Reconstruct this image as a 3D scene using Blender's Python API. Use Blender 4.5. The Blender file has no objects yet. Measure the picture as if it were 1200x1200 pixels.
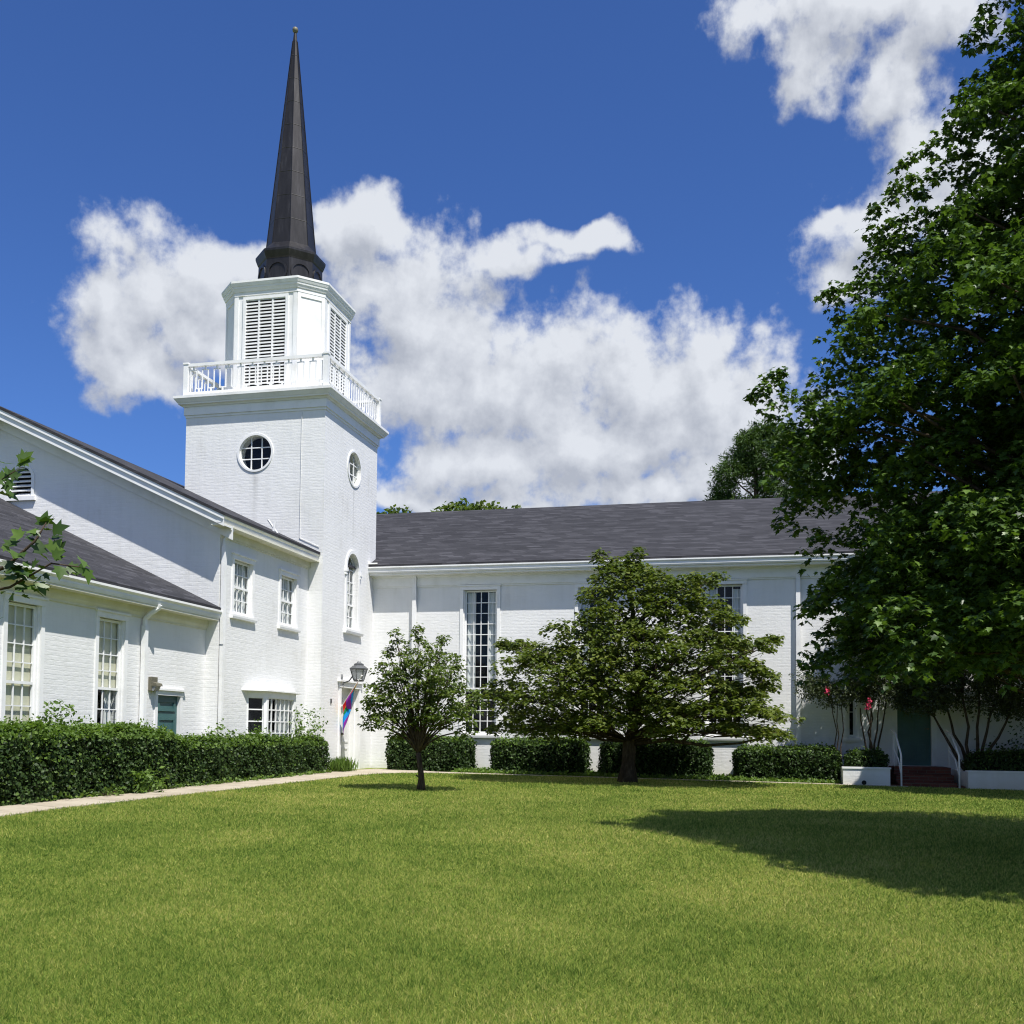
import bpy, bmesh, math, random
import numpy as np
from mathutils import Vector, Matrix

# ------------------------------------------------------------------ camera, sky, sun, exposure
S = bpy.context.scene
COL = S.collection
YAW, PITCH, ROLL, FPX, EYE = .2299, .0477, .0092, 1229.17, 1.0415
F_ = Vector((-math.sin(YAW)*math.cos(PITCH), math.cos(YAW)*math.cos(PITCH), math.sin(PITCH)))
R0 = Vector((math.cos(YAW), math.sin(YAW), 0)); U0 = R0.cross(F_)
R_ = R0*math.cos(ROLL) + U0*math.sin(ROLL); U_ = -R0*math.sin(ROLL) + U0*math.cos(ROLL)
cam = bpy.data.cameras.new('camera'); camo = bpy.data.objects.new('camera', cam); COL.objects.link(camo)
cam.sensor_width = 36; cam.sensor_fit = 'HORIZONTAL'; cam.lens = FPX*36/1200
cam.shift_y = 200.5/1200; cam.clip_start = .05; cam.clip_end = 5000
camo.matrix_world = Matrix(((R_.x, U_.x, -F_.x, 0), (R_.y, U_.y, -F_.y, 0), (R_.z, U_.z, -F_.z, EYE), (0, 0, 0, 1)))
S.camera = camo

SUN_EL, SUN_AZ = 61, 133           # azimuth clockwise from +Y
se, sa = math.radians(SUN_EL), math.radians(SUN_AZ)
sdir = Vector((math.sin(sa)*math.cos(se), math.cos(sa)*math.cos(se), math.sin(se)))
sl = bpy.data.lights.new('sun', 'SUN'); sl.energy = 4.2; sl.angle = math.radians(.53); sl.color = (1, .965, .9)
so = bpy.data.objects.new('sun', sl); COL.objects.link(so)
so.rotation_euler = (-sdir).to_track_quat('-Z', 'Y').to_euler(); so.location = (20, -20, 40)
S.view_settings.view_transform = 'Standard'; S.view_settings.look = 'None'
S.cycles.filter_width = 1.15; S.view_settings.gamma = 1; S.view_settings.exposure = .70

W = bpy.data.worlds.new('World'); S.world = W; W.use_nodes = True
nt = W.node_tree; nt.nodes.clear(); L = nt.links
def N(tree, typ, **kw):
    n = tree.nodes.new(typ)
    for k, v in kw.items():
        if isinstance(k, str) and hasattr(n, k): setattr(n, k, v)
    return n
def mth(op, a, b=None, c=None, clamp=False, tree=None):
    t = tree or nt
    n = t.nodes.new('ShaderNodeMath'); n.operation = op; n.use_clamp = clamp
    for i, v in enumerate((a, b, c)):
        if v is None: continue
        if isinstance(v, (int, float)): n.inputs[i].default_value = v
        else: t.links.new(v, n.inputs[i])
    return n.outputs[0]
out = N(nt, 'ShaderNodeOutputWorld'); bg = N(nt, 'ShaderNodeBackground')
bg.inputs['Strength'].default_value = .10
L.new(bg.outputs[0], out.inputs[0])
sky = N(nt, 'ShaderNodeTexSky'); sky.sky_type = 'NISHITA'; sky.sun_disc = False
sky.sun_elevation = se; sky.sun_rotation = sa; sky.altitude = 100; sky.air_density = 1.0; sky.dust_density = .4; sky.ozone_density = 2.5
tc = N(nt, 'ShaderNodeTexCoord'); sep = N(nt, 'ShaderNodeSeparateXYZ')
L.new(tc.outputs['Generated'], sep.inputs[0])
azn = mth('MULTIPLY', mth('ARCTAN2', sep.outputs[0], sep.outputs[1]), 57.2958)
eln = mth('MULTIPLY', mth('ARCSINE', sep.outputs[2]), 57.2958)
comb = N(nt, 'ShaderNodeCombineXYZ'); L.new(azn, comb.inputs[0]); L.new(eln, comb.inputs[1])
AE = comb.outputs[0]
def noise(vec, scale, detail, rough, dist=0., tree=None):
    t = tree or nt
    n = t.nodes.new('ShaderNodeTexNoise')
    if tree is not None and tree.name == 'cloud_density': n.noise_dimensions = '2D'
    n.inputs['Scale'].default_value = scale; n.inputs['Detail'].default_value = detail
    n.inputs['Roughness'].default_value = rough; n.inputs['Distortion'].default_value = dist
    t.links.new(vec, n.inputs['Vector']); return n.outputs[0]
# (azimuth, elevation, half width, half height) in degrees
CLOUDS = [
 (-32.2, 21.6, 4.6, 3.2), (-35.2, 21.6, 2.0, 2.0), (-29.0, 22.8, 3.4, 2.4), (-33.2, 18.6, 2.8, 2.0), (-25.6, 23.2, 3.2, 2.2), (-29.6, 19.8, 3.6, 2.4),
 (-21.2, 25.4, 3.0, 2.3), (-18.6, 22.6, 4.4, 3.4), (-13.0, 25.2, 3.6, .9), (-10.2, 26.0, 3.0, .75),
 (-17.0, 18.6, 6.0, 4.2), (-11.6, 18.8, 5.6, 3.8), (-15.4, 14.6, 6.0, 2.4), (-6.2, 18.4, 5.2, 3.4), (-2.6, 18.8, 3.6, 3.2), (-4.5, 16.4, 6.0, 3.2),
 (-.2, 16.6, 3.4, 2.4), (-8.2, 15.2, 7.0, 3.0), (-18.5, 12.8, 3.0, 1.0), (-12.5, 12.2, 5.4, 1.1), (-1.0, 13.8, 5.0, 2.4), (-5.0, 12.6, 6.0, 1.4), (2.2, 15.0, 2.4, 1.4),
 (4.8, 34.6, 6.2, 1.9), (3.0, 32.6, 2.4, 1.7), (7.6, 30.6, 2.8, 2.2), (7.0, 27.6, 2.6, 2.2), (6.0, 24.8, 2.6, 2.0), (5.2, 22.6, 2.2, 1.3),
 (9.8, 33.6, 3.6, 2.0), (11.0, 25.6, 3.8, 4.0), (4.2, 25.6, .8, .9)]
cg = bpy.data.node_groups.new('cloud_density', 'ShaderNodeTree')
cg.interface.new_socket('Vector', in_out='INPUT', socket_type='NodeSocketVector'); cg.interface.new_socket('Density', in_out='OUTPUT', socket_type='NodeSocketFloat')
gi = cg.nodes.new('NodeGroupInput'); go = cg.nodes.new('NodeGroupOutput'); V0 = gi.outputs[0]
def warp(vec, scale, amt):
    n_ = cg.nodes.new('ShaderNodeTexNoise'); n_.noise_dimensions = '2D'; n_.inputs['Scale'].default_value = scale; n_.inputs['Detail'].default_value = 2; cg.links.new(vec, n_.inputs['Vector'])
    d_ = cg.nodes.new('ShaderNodeVectorMath'); d_.operation = 'SUBTRACT'; cg.links.new(n_.outputs['Color'], d_.inputs[0]); d_.inputs[1].default_value = (.5, .5, .5)
    m_ = cg.nodes.new('ShaderNodeVectorMath'); m_.operation = 'MULTIPLY_ADD'; cg.links.new(d_.outputs[0], m_.inputs[0]); m_.inputs[1].default_value = (amt, amt, 0); cg.links.new(vec, m_.inputs[2])
    return m_.outputs[0]
VW = warp(V0, .24, 4.0); acc = None
for a, e, w, hh in CLOUDS:
    s1 = N(cg, 'ShaderNodeVectorMath', operation='SUBTRACT'); cg.links.new(VW, s1.inputs[0]); s1.inputs[1].default_value = (a, e, 0)
    s2 = N(cg, 'ShaderNodeVectorMath', operation='MULTIPLY'); cg.links.new(s1.outputs[0], s2.inputs[0]); s2.inputs[1].default_value = (1/w, 1/hh, 0)
    s3 = N(cg, 'ShaderNodeVectorMath', operation='LENGTH'); cg.links.new(s2.outputs[0], s3.inputs[0])
    v = mth('SUBTRACT', 1.0, s3.outputs['Value'], tree=cg)
    acc = v if acc is None else mth('SMOOTH_MAX', acc, v, .35, tree=cg)
def puffs(scale, amt):
    vo = cg.nodes.new('ShaderNodeTexVoronoi'); vo.feature = 'F1'; vo.voronoi_dimensions = '2D'; vo.inputs['Scale'].default_value = scale
    cg.links.new(warp(V0, scale*1.6, 1.1/scale*.5), vo.inputs['Vector']); return mth('MULTIPLY_ADD', vo.outputs['Distance'], -amt, amt*.42, tree=cg)
d_ = mth('ADD', acc, mth('MULTIPLY_ADD', noise(V0, .30, 6, .52, 0, tree=cg), 1.25, -.58, tree=cg), tree=cg)
d_ = mth('ADD', d_, mth('ADD', puffs(.36, .42), puffs(.85, .20), tree=cg), tree=cg)
d_ = mth('ADD', d_, mth('MULTIPLY_ADD', noise(V0, 1.6, 5, .60, 0, tree=cg), .52, -.26, tree=cg), tree=cg)
cg.links.new(d_, go.inputs[0])
def density(vec):
    g_ = nt.nodes.new('ShaderNodeGroup'); g_.node_tree = cg; L.new(vec, g_.inputs[0]); return g_.outputs[0]
dens = density(AE)
up_ = N(nt, 'ShaderNodeVectorMath', operation='ADD'); L.new(AE, up_.inputs[0]); up_.inputs[1].default_value = (.7, 1.6, 0)
dens2 = density(up_.outputs[0])
mr = N(nt, 'ShaderNodeMapRange'); mr.interpolation_type = 'SMOOTHSTEP'
L.new(dens, mr.inputs['Value']); mr.inputs['From Min'].default_value = -.18; mr.inputs['From Max'].default_value = .50
mr.inputs['To Max'].default_value = .97
away = N(nt, 'ShaderNodeMapRange'); L.new(mth('ABSOLUTE', mth('ADD', azn, 13.3)), away.inputs['Value'])
away.inputs['From Min'].default_value = 30; away.inputs['From Max'].default_value = 55
dirn = noise(tc.outputs['Generated'], 2.6, 6, .58, .2)
high = N(nt, 'ShaderNodeMapRange'); L.new(eln, high.inputs['Value']); high.inputs['From Min'].default_value = 38; high.inputs['From Max'].default_value = 55
wide = mth('MULTIPLY', mth('MAXIMUM', away.outputs[0], mth('MULTIPLY', high.outputs[0], .9)), mth('MULTIPLY', mth('SUBTRACT', dirn, .50), 7.0, clamp=True))  # clouds outside the view, added to raise the ambient light
wide = mth('MULTIPLY', wide, .95)
# cloud shade: bright tops, greyer thick bellies
lit = mth('ADD', mth('MULTIPLY', mth('SUBTRACT', dens, dens2), .75), mth('MULTIPLY_ADD', dens, -.16, .56))
shade = N(nt, 'ShaderNodeMapRange'); L.new(lit, shade.inputs['Value'])
shade.inputs['From Min'].default_value = .05; shade.inputs['From Max'].default_value = .85
ccol = N(nt, 'ShaderNodeMix', data_type='RGBA'); L.new(shade.outputs[0], ccol.inputs[0])
ccol.inputs[6].default_value = (2.85, 3.05, 3.5, 1); ccol.inputs[7].default_value = (4.75, 4.95, 5.3, 1)
hs = N(nt, 'ShaderNodeVectorMath', operation='MULTIPLY'); L.new(sky.outputs[0], hs.inputs[0]); hs.inputs[1].default_value = (.31, .475, .80)
mix = N(nt, 'ShaderNodeMix', data_type='RGBA')
L.new(mth('MAXIMUM', mr.outputs[0], wide), mix.inputs[0]); L.new(hs.outputs[0], mix.inputs[6]); L.new(ccol.outputs[2], mix.inputs[7])
L.new(mix.outputs[2], bg.inputs['Color'])
W.cycles.sampling_method = 'MANUAL'; W.cycles.sample_map_resolution = 512

rng = np.random.default_rng(7); random.seed(7)

# ------------------------------------------------------------------ materials
def mat(name, base=(.5, .5, .5), rough=.8, spec=.3, metal=0.):
    m = bpy.data.materials.new(name); m.use_nodes = True
    b = m.node_tree.nodes['Principled BSDF']
    b.inputs['Base Color'].default_value = (*base, 1); b.inputs['Roughness'].default_value = rough
    b.inputs['Specular IOR Level'].default_value = spec; b.inputs['Metallic'].default_value = metal
    return m, m.node_tree, b
def pos(t): return t.nodes.new('ShaderNodeNewGeometry').outputs['Position']
def ramp(t, fac, stops):
    r = t.nodes.new('ShaderNodeValToRGB'); t.links.new(fac, r.inputs[0])
    e = r.color_ramp.elements
    while len(e) < len(stops): e.new(.5)
    for k, (p, c) in enumerate(stops): e[k].position = p; e[k].color = (*c, 1)
    return r.outputs[0]
def scaled(t, vec, sx, sy, sz):
    n = t.nodes.new('ShaderNodeVectorMath'); n.operation = 'MULTIPLY'; t.links.new(vec, n.inputs[0]); n.inputs[1].default_value = (sx, sy, sz)
    return n.outputs[0]
def bump(t, b, height, strength, dist):
    n = t.nodes.new('ShaderNodeBump'); n.inputs['Strength'].default_value = strength; n.inputs['Distance'].default_value = dist
    t.links.new(height, n.inputs['Height']); t.links.new(n.outputs[0], b.inputs['Normal'])
def wall_uv(t):
    s = t.nodes.new('ShaderNodeSeparateXYZ'); t.links.new(pos(t), s.inputs[0])
    c = t.nodes.new('ShaderNodeCombineXYZ')
    t.links.new(mth('ADD', s.outputs[0], s.outputs[1], tree=t), c.inputs[0]); t.links.new(s.outputs[2], c.inputs[1])
    return c.outputs[0], s
# painted brick
M = {}
m, t, b = mat('white_painted_brick', rough=.62, spec=.25); M['brick'] = m
uv, sp = wall_uv(t)
bt = t.nodes.new('ShaderNodeTexBrick'); bt.inputs['Scale'].default_value = 1; bt.inputs['Brick Width'].default_value = .225
bt.inputs['Row Height'].default_value = .082; bt.inputs['Mortar Size'].default_value = .011; bt.inputs['Mortar Smooth'].default_value = .6
bt.inputs['Color1'].default_value = (.82, .82, .82, 1); bt.inputs['Color2'].default_value = (1, 1, 1, 1); bt.inputs['Mortar'].default_value = (.42, .42, .42, 1)
nwv = t.nodes.new('ShaderNodeTexNoise'); nwv.inputs['Scale'].default_value = 3; t.links.new(uv, nwv.inputs['Vector'])
wd = t.nodes.new('ShaderNodeVectorMath'); wd.operation = 'MULTIPLY_ADD'; t.links.new(nwv.outputs['Color'], wd.inputs[0]); wd.inputs[1].default_value = (.03, .03, 0); t.links.new(uv, wd.inputs[2])
t.links.new(wd.outputs[0], bt.inputs['Vector'])
hgt = mth('ADD', bt.outputs['Color'], mth('MULTIPLY', noise(scaled(t, uv, 3.2, 8, 1), 1.6, 4, .62, tree=t), 3.2, tree=t), tree=t)
bump(t, b, hgt, .34, .006)
n1 = noise(uv, .8, 6, .65, tree=t); n2 = noise(scaled(t, uv, 5, .4, 1), 1.3, 6, .65, tree=t)
colr = ramp(t, mth('ADD', mth('MULTIPLY', n1, .6, tree=t), mth('MULTIPLY', n2, .4, tree=t), tree=t),
            [(.28, (.60, .59, .56)), (.42, (.71, .71, .70)), (.52, (.745, .745, .74)), (.7, (.77, .77, .765))])
# damp dirt close to the ground
dz = t.nodes.new('ShaderNodeMapRange'); t.links.new(mth('ADD', sp.outputs[2], mth('MULTIPLY', n1, .5, tree=t), tree=t), dz.inputs['Value'])
dz.inputs['From Min'].default_value = .05; dz.inputs['From Max'].default_value = .42; dz.inputs['To Min'].default_value = .55; dz.inputs['To Max'].default_value = 0
mx = t.nodes.new('ShaderNodeMix'); mx.data_type = 'RGBA'; t.links.new(dz.outputs[0], mx.inputs[0]); t.links.new(colr, mx.inputs[6]); mx.inputs[7].default_value = (.50, .46, .34, 1)
# grey run-off stains below the two round windows
def streak(axis, c, ztop, w):
    d = mth('ABSOLUTE', mth('SUBTRACT', sp.outputs[axis], c, tree=t), tree=t)
    wob = mth('MULTIPLY', noise(uv, 6, 3, .6, tree=t), w*1.2, tree=t)
    k = mth('SUBTRACT', 1, mth('DIVIDE', mth('ADD', d, mth('SUBTRACT', wob, w*.6, tree=t), tree=t), w, tree=t), clamp=True, tree=t)
    z = t.nodes.new('ShaderNodeMapRange'); t.links.new(sp.outputs[2], z.inputs['Value'])
    z.inputs['From Min'].default_value = ztop-1.9; z.inputs['From Max'].default_value = ztop-.2
    up = mth('LESS_THAN', sp.outputs[2], ztop, tree=t)
    return mth('MULTIPLY', mth('MULTIPLY', k, z.outputs[0], tree=t), mth('MULTIPLY', up, .42, tree=t), tree=t)
onS = mth('LESS_THAN', mth('ABSOLUTE', mth('SUBTRACT', sp.outputs[1], 25.04, tree=t), tree=t), .02, tree=t)
onE = mth('LESS_THAN', mth('ABSOLUTE', mth('SUBTRACT', sp.outputs[0], -10.9, tree=t), tree=t), .02, tree=t)
st = mth('ADD', mth('MULTIPLY', streak(0, -12.86, 7.88, .10), onS, tree=t), mth('MULTIPLY', streak(1, 27.08, 7.82, .07), onE, tree=t), tree=t)
mx2 = t.nodes.new('ShaderNodeMix'); mx2.data_type = 'RGBA'; t.links.new(st, mx2.inputs[0]); t.links.new(mx.outputs[2], mx2.inputs[6]); mx2.inputs[7].default_value = (.34, .34, .33, 1)
t.links.new(mx2.outputs[2], b.inputs['Base Color'])

m, t, b = mat('white_paint', rough=.5, spec=.3); M['white'] = m
t.links.new(ramp(t, noise(pos(t), 2.2, 6, .65, tree=t), [(.3, (.70, .70, .685)), (.5, (.79, .79, .785)), (.75, (.82, .82, .82))]), b.inputs['Base Color'])
m, t, b = mat('cream_paint', rough=.6); M['cream'] = m
t.links.new(ramp(t, noise(pos(t), 2.5, 5, .6, tree=t), [(.3, (.60, .58, .46)), (.7, (.72, .71, .62))]), b.inputs['Base Color'])
m, t, b = mat('asphalt_shingle', rough=.9, spec=.25); M['shingle'] = m
s = t.nodes.new('ShaderNodeSeparateXYZ'); t.links.new(pos(t), s.inputs[0])
cc = t.nodes.new('ShaderNodeCombineXYZ'); t.links.new(mth('ADD', s.outputs[0], s.outputs[1], tree=t), cc.inputs[0]); t.links.new(s.outputs[2], cc.inputs[1])
bt = t.nodes.new('ShaderNodeTexBrick'); bt.inputs['Scale'].default_value = 1; bt.inputs['Brick Width'].default_value = .42; bt.inputs['Row Height'].default_value = .062
bt.inputs['Mortar Size'].default_value = .004; bt.inputs['Color1'].default_value = (0, 0, 0, 1); bt.inputs['Color2'].default_value = (1, 1, 1, 1); bt.inputs['Mortar'].default_value = (0, 0, 0, 1)
bt.offset = .37; bt.offset_frequency = 3
t.links.new(cc.outputs[0], bt.inputs['Vector'])
bc = t.nodes.new('ShaderNodeSeparateColor'); t.links.new(bt.outputs['Color'], bc.inputs[0])
k = mth('ADD', mth('MULTIPLY', bc.outputs[0], .38, tree=t), mth('ADD', mth('MULTIPLY', noise(scaled(t, cc.outputs[0], 1.9, 19, 1), 1.6, 4, .6, tree=t), .42, tree=t), mth('MULTIPLY', noise(cc.outputs[0], .35, 4, .6, tree=t), .25, tree=t), tree=t), tree=t)
t.links.new(ramp(t, k, [(.30, (.024, .024, .028)), (.60, (.041, .041, .047)), (.84, (.080, .079, .090))]), b.inputs['Base Color'])
bump(t, b, bc.outputs[0], .5, .012)
m, t, b = mat('dark_bronze_metal', rough=.42, spec=.5, metal=.55); M['spire'] = m
t.links.new(ramp(t, noise(scaled(t, pos(t), 6, 6, .8), 1.2, 5, .65, tree=t), [(.3, (.018, .017, .018)), (.55, (.032, .030, .031)), (.74, (.06, .058, .06))]), b.inputs['Base Color'])
m, t, b = mat('spire_seam', (.016, .015, .016), .5, .4, .4); M['seam'] = m
m, t, b = mat('black_iron', (.10, .105, .11), .45, .5, .3); M['iron'] = m
m, t, b = mat('weathered_bronze', (.16, .15, .11), .6, .4, .3); M['bronze'] = m
m, t, b = mat('teal_paint', rough=.45, spec=.4); M['teal'] = m
t.links.new(ramp(t, noise(pos(t), 3, 4, .6, tree=t), [(.3, (.040, .105, .105)), (.7, (.058, .14, .135))]), b.inputs['Base Color'])
m, t, b = mat('white_door_paint', rough=.5); M['wdoor'] = m
t.links.new(ramp(t, noise(pos(t), 3, 5, .6, tree=t), [(.3, (.62, .62, .61)), (.7, (.72, .72, .715))]), b.inputs['Base Color'])
m, t, b = mat('curtain_cloth', (.74, .74, .74), .9, .1); M['curtain'] = m
m, t, b = mat('cream_blind', (.74, .70, .55), .9, .1); M['blind'] = m
m, t, b = mat('unlit_room_black', (.012, .013, .016), .9, .1); M['unlit_backing'] = m  # near-black plate, painted for the unlit space behind the glass
m, t, b = mat('gap_shade_black', (.03, .03, .03), .95, .1); M['shade_black'] = m  # near-black, paints the shade behind louvres, vents and in the drain hole
# window glass: see-through with a sky reflection
m = bpy.data.materials.new('window_glass'); m.use_nodes = True; t = m.node_tree; t.nodes.clear(); M['glass'] = m
o_ = t.nodes.new('ShaderNodeOutputMaterial'); ms = t.nodes.new('ShaderNodeMixShader'); tr = t.nodes.new('ShaderNodeBsdfTransparent'); gl = t.nodes.new('ShaderNodeBsdfGlossy')
tr.inputs[0].default_value = (.86, .89, .88, 1); gl.inputs['Roughness'].default_value = .03
fr = t.nodes.new('ShaderNodeLayerWeight'); fr.inputs['Blend'].default_value = .5
bp = t.nodes.new('ShaderNodeBump'); bp.inputs['Strength'].default_value = .12; bp.inputs['Distance'].default_value = .02
t.links.new(noise(pos(t), 2.5, 2, .5, tree=t), bp.inputs['Height']); t.links.new(bp.outputs[0], gl.inputs['Normal'])
t.links.new(mth('MULTIPLY_ADD', mth('POWER', fr.outputs['Facing'], 4.0, tree=t), .7, .022, tree=t, clamp=True), ms.inputs[0]); t.links.new(tr.outputs[0], ms.inputs[1]); t.links.new(gl.outputs[0], ms.inputs[2]); t.links.new(ms.outputs[0], o_.inputs[0])
m, t, b = mat('lamp_glass', (.45, .47, .48), .15, .5); b.inputs['Transmission Weight'].default_value = .6; M['lampglass'] = m
m, t, b = mat('concrete', rough=.9, spec=.2); M['concrete'] = m
P_ = pos(t)
t.links.new(ramp(t, mth('ADD', mth('MULTIPLY', noise(P_, 1.1, 7, .65, tree=t), .6, tree=t), mth('MULTIPLY', noise(P_, 16, 5, .7, tree=t), .4, tree=t), tree=t), [(.3, (.26, .22, .16)), (.5, (.40, .35, .27)), (.7, (.50, .45, .36))]), b.inputs['Base Color'])
sj = t.nodes.new('ShaderNodeSeparateXYZ'); t.links.new(P_, sj.inputs[0])
jn = mth('LESS_THAN', mth('FRACT', mth('MULTIPLY', mth('ADD', mth('MULTIPLY', sj.outputs[0], .35, tree=t), sj.outputs[1], tree=t), .72, tree=t), tree=t), .018, tree=t)
mj = t.nodes.new('ShaderNodeMix'); mj.data_type = 'RGBA'; t.links.new(jn, mj.inputs[0]); t.links.new(b.inputs['Base Color'].links[0].from_socket, mj.inputs[6]); mj.inputs[7].default_value = (.10, .09, .06, 1)
t.links.new(mj.outputs[2], b.inputs['Base Color'])
bump(t, b, noise(P_, 30, 5, .7, tree=t), .4, .01)
m, t, b = mat('red_brick', rough=.85, spec=.2); M['redbrick'] = m
uv, sp2 = wall_uv(t)
bt = t.nodes.new('ShaderNodeTexBrick'); bt.inputs['Scale'].default_value = 1; bt.inputs['Brick Width'].default_value = .21; bt.inputs['Row Height'].default_value = .075; bt.inputs['Mortar Size'].default_value = .008
bt.inputs['Color1'].default_value = (.085, .026, .018, 1); bt.inputs['Color2'].default_value = (.14, .045, .03, 1); bt.inputs['Mortar'].default_value = (.10, .075, .06, 1)
t.links.new(uv, bt.inputs['Vector']); t.links.new(bt.outputs['Color'], b.inputs['Base Color'])
bump(t, b, noise(pos(t), 25, 4, .6, tree=t), .4, .01)
FLAG = {}
for nme, c in dict(red=(.62, .02, .02), orange=(.75, .17, .01), yellow=(.80, .58, .02), green=(.01, .20, .07), blue=(.01, .28, .72), violet=(.26, .03, .36)).items():
    FLAG[nme] = mat('flag_'+nme, c, .7, .2)[0]
M['pole'] = mat('flag_pole_white', (.75, .74, .72), .4, .4)[0]
M['pink'] = mat('pink_petals', (.50, .05, .11), .6, .2)[0]

def leafmat(name, dark, mid, light, trans=.35, rough=.5, spec=.35, hue_noise=.35):
    m = bpy.data.materials.new(name); m.use_nodes = True; t = m.node_tree
    b = t.nodes['Principled BSDF']; o = t.nodes['Material Output']
    g = t.nodes.new('ShaderNodeNewGeometry')
    v = mth('ADD', mth('MULTIPLY', g.outputs['Random Per Island'], 1-hue_noise, tree=t), mth('MULTIPLY', noise(g.outputs['Position'], 1.3, 3, .6, tree=t), hue_noise, tree=t), tree=t)
    c = ramp(t, v, [(.12, dark), (.5, mid), (.88, light)])
    t.links.new(c, b.inputs['Base Color']); b.inputs['Roughness'].default_value = rough; b.inputs['Specular IOR Level'].default_value = spec
    tl = t.nodes.new('ShaderNodeBsdfTranslucent')
    br = t.nodes.new('ShaderNodeMix'); br.data_type = 'RGBA'; br.blend_type = 'MULTIPLY'; br.inputs[0].default_value = 1
    t.links.new(c, br.inputs[6]); br.inputs[7].default_value = (1.5, 1.6, .7, 1)
    t.links.new(br.outputs[2], tl.inputs[0])
    ms = t.nodes.new('ShaderNodeMixShader'); ms.inputs[0].default_value = trans
    t.links.new(b.outputs[0], ms.inputs[1]); t.links.new(tl.outputs[0], ms.inputs[2]); t.links.new(ms.outputs[0], o.inputs[0])
    return m
M['maple'] = leafmat('maple_leaf', (.018, .038, .008), (.048, .094, .016), (.120, .195, .034), .28, .42, .35)
M['dogwood'] = leafmat('dogwood_leaf', (.042, .066, .014), (.094, .130, .025), (.175, .190, .040), .30, .5, .3, .55)
M['ornamental'] = leafmat('small_tree_leaf', (.048, .075, .016), (.096, .140, .030), (.155, .20, .046), .33, .5, .3)
M['hedge'] = leafmat('hedge_leaf', (.014, .030, .008), (.028, .056, .013), (.055, .095, .022), .15, .5, .22)
M['bright'] = leafmat('young_leaf', (.06, .11, .02), (.10, .17, .03), (.16, .24, .05), .35, .5, .3)
M['myrtle'] = leafmat('myrtle_leaf', (.035, .048, .022), (.055, .075, .03), (.085, .11, .045), .25, .45, .4)
M['pine'] = leafmat('pine_needle', (.026, .055, .016), (.055, .10, .026), (.10, .155, .042), .2, .6, .2, .6)
M['bark'] = mat('bark', rough=.95, spec=.1)[0]; t = M['bark'].node_tree
t.links.new(ramp(t, noise(scaled(t, pos(t), 1, 1, .25), 22, 5, .7, tree=t), [(.3, (.028, .020, .014)), (.55, (.075, .055, .040)), (.75, (.14, .11, .085))]), t.nodes['Principled BSDF'].inputs['Base Color'])
bump(t, t.nodes['Principled BSDF'], noise(scaled(t, pos(t), 1, 1, .25), 22, 5, .7, tree=t), .8, .03)
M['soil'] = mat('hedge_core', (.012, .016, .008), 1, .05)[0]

def grass_colour(t, extra=None):
    P_ = pos(t)
    a = noise(P_, .16, 5, .62, .4, tree=t); c = noise(P_, .75, 5, .65, .3, tree=t); d = noise(P_, 6, 4, .7, tree=t)
    def dev(x, k): return mth('MULTIPLY_ADD', x, k, -.5*k, tree=t)
    v = mth('ADD', mth('ADD', dev(a, 1.0), dev(c, .60), tree=t), mth('ADD', dev(d, .30), .5, tree=t), tree=t)
    if extra is not None: v = mth('ADD', v, dev(extra, .80), tree=t)
    return ramp(t, v, [(.10, (.080, .145, .020)), (.36, (.195, .290, .048)), (.55, (.292, .370, .074)), (.74, (.395, .430, .098)), (.95, (.56, .51, .18))])
m, t, b = mat('lawn_soil', rough=.95, spec=.05); M['ground'] = m
gc = grass_colour(t, noise(pos(t), 45, 3, .7, tree=t))
mm = t.nodes.new('ShaderNodeMix'); mm.data_type = 'RGBA'; mm.blend_type = 'MULTIPLY'; mm.inputs[0].default_value = 1; t.links.new(gc, mm.inputs[6]); mm.inputs[7].default_value = (.62, .58, .52, 1)
t.links.new(mm.outputs[2], b.inputs['Base Color'])
bump(t, b, noise(pos(t), 60, 4, .7, tree=t), .8, .03)
m = bpy.data.materials.new('grass_blade'); m.use_nodes = True; t = m.node_tree; b = t.nodes['Principled BSDF']; M['blade'] = m
gg = t.nodes.new('ShaderNodeNewGeometry'); gc = grass_colour(t, gg.outputs['Random Per Island'])
t.links.new(gc, b.inputs['Base Color']); b.inputs['Roughness'].default_value = .6; b.inputs['Specular IOR Level'].default_value = .2
tl = t.nodes.new('ShaderNodeBsdfTranslucent'); t.links.new(gc, tl.inputs[0]); ms = t.nodes.new('ShaderNodeMixShader'); ms.inputs[0].default_value = .42
t.links.new(b.outputs[0], ms.inputs[1]); t.links.new(tl.outputs[0], ms.inputs[2]); t.links.new(ms.outputs[0], t.nodes['Material Output'].inputs[0])

# ------------------------------------------------------------------ object helpers
def tag(o, label=None, cat=None, group=None, kind=None):
    if label: o['label'] = label
    if cat: o['category'] = cat
    if group: o['group'] = group
    if kind: o['kind'] = kind
    return o
ORIGIN = {}
def thing(name, label, cat, loc=(0, 0, 0), group=None):
    o = bpy.data.objects.new(name, None); o.empty_display_size = .3; COL.objects.link(o); o.location = loc
    ORIGIN[o.name] = Vector(loc); return tag(o, label, cat, group)
def base_of(parent):
    p = parent
    while p is not None and p.parent is not None: p = p.parent
    return ORIGIN.get(p.name, Vector((0, 0, 0))) if p is not None else Vector((0, 0, 0))
def link_mesh(name, me, parent=None, loc=None):
    o = bpy.data.objects.new(name, me); COL.objects.link(o)
    if parent is not None:
        me.transform(Matrix.Translation(-base_of(parent))); o.parent = parent
    elif loc is not None:
        me.transform(Matrix.Translation(-Vector(loc))); o.location = loc; ORIGIN[o.name] = Vector(loc)
    return o
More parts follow.
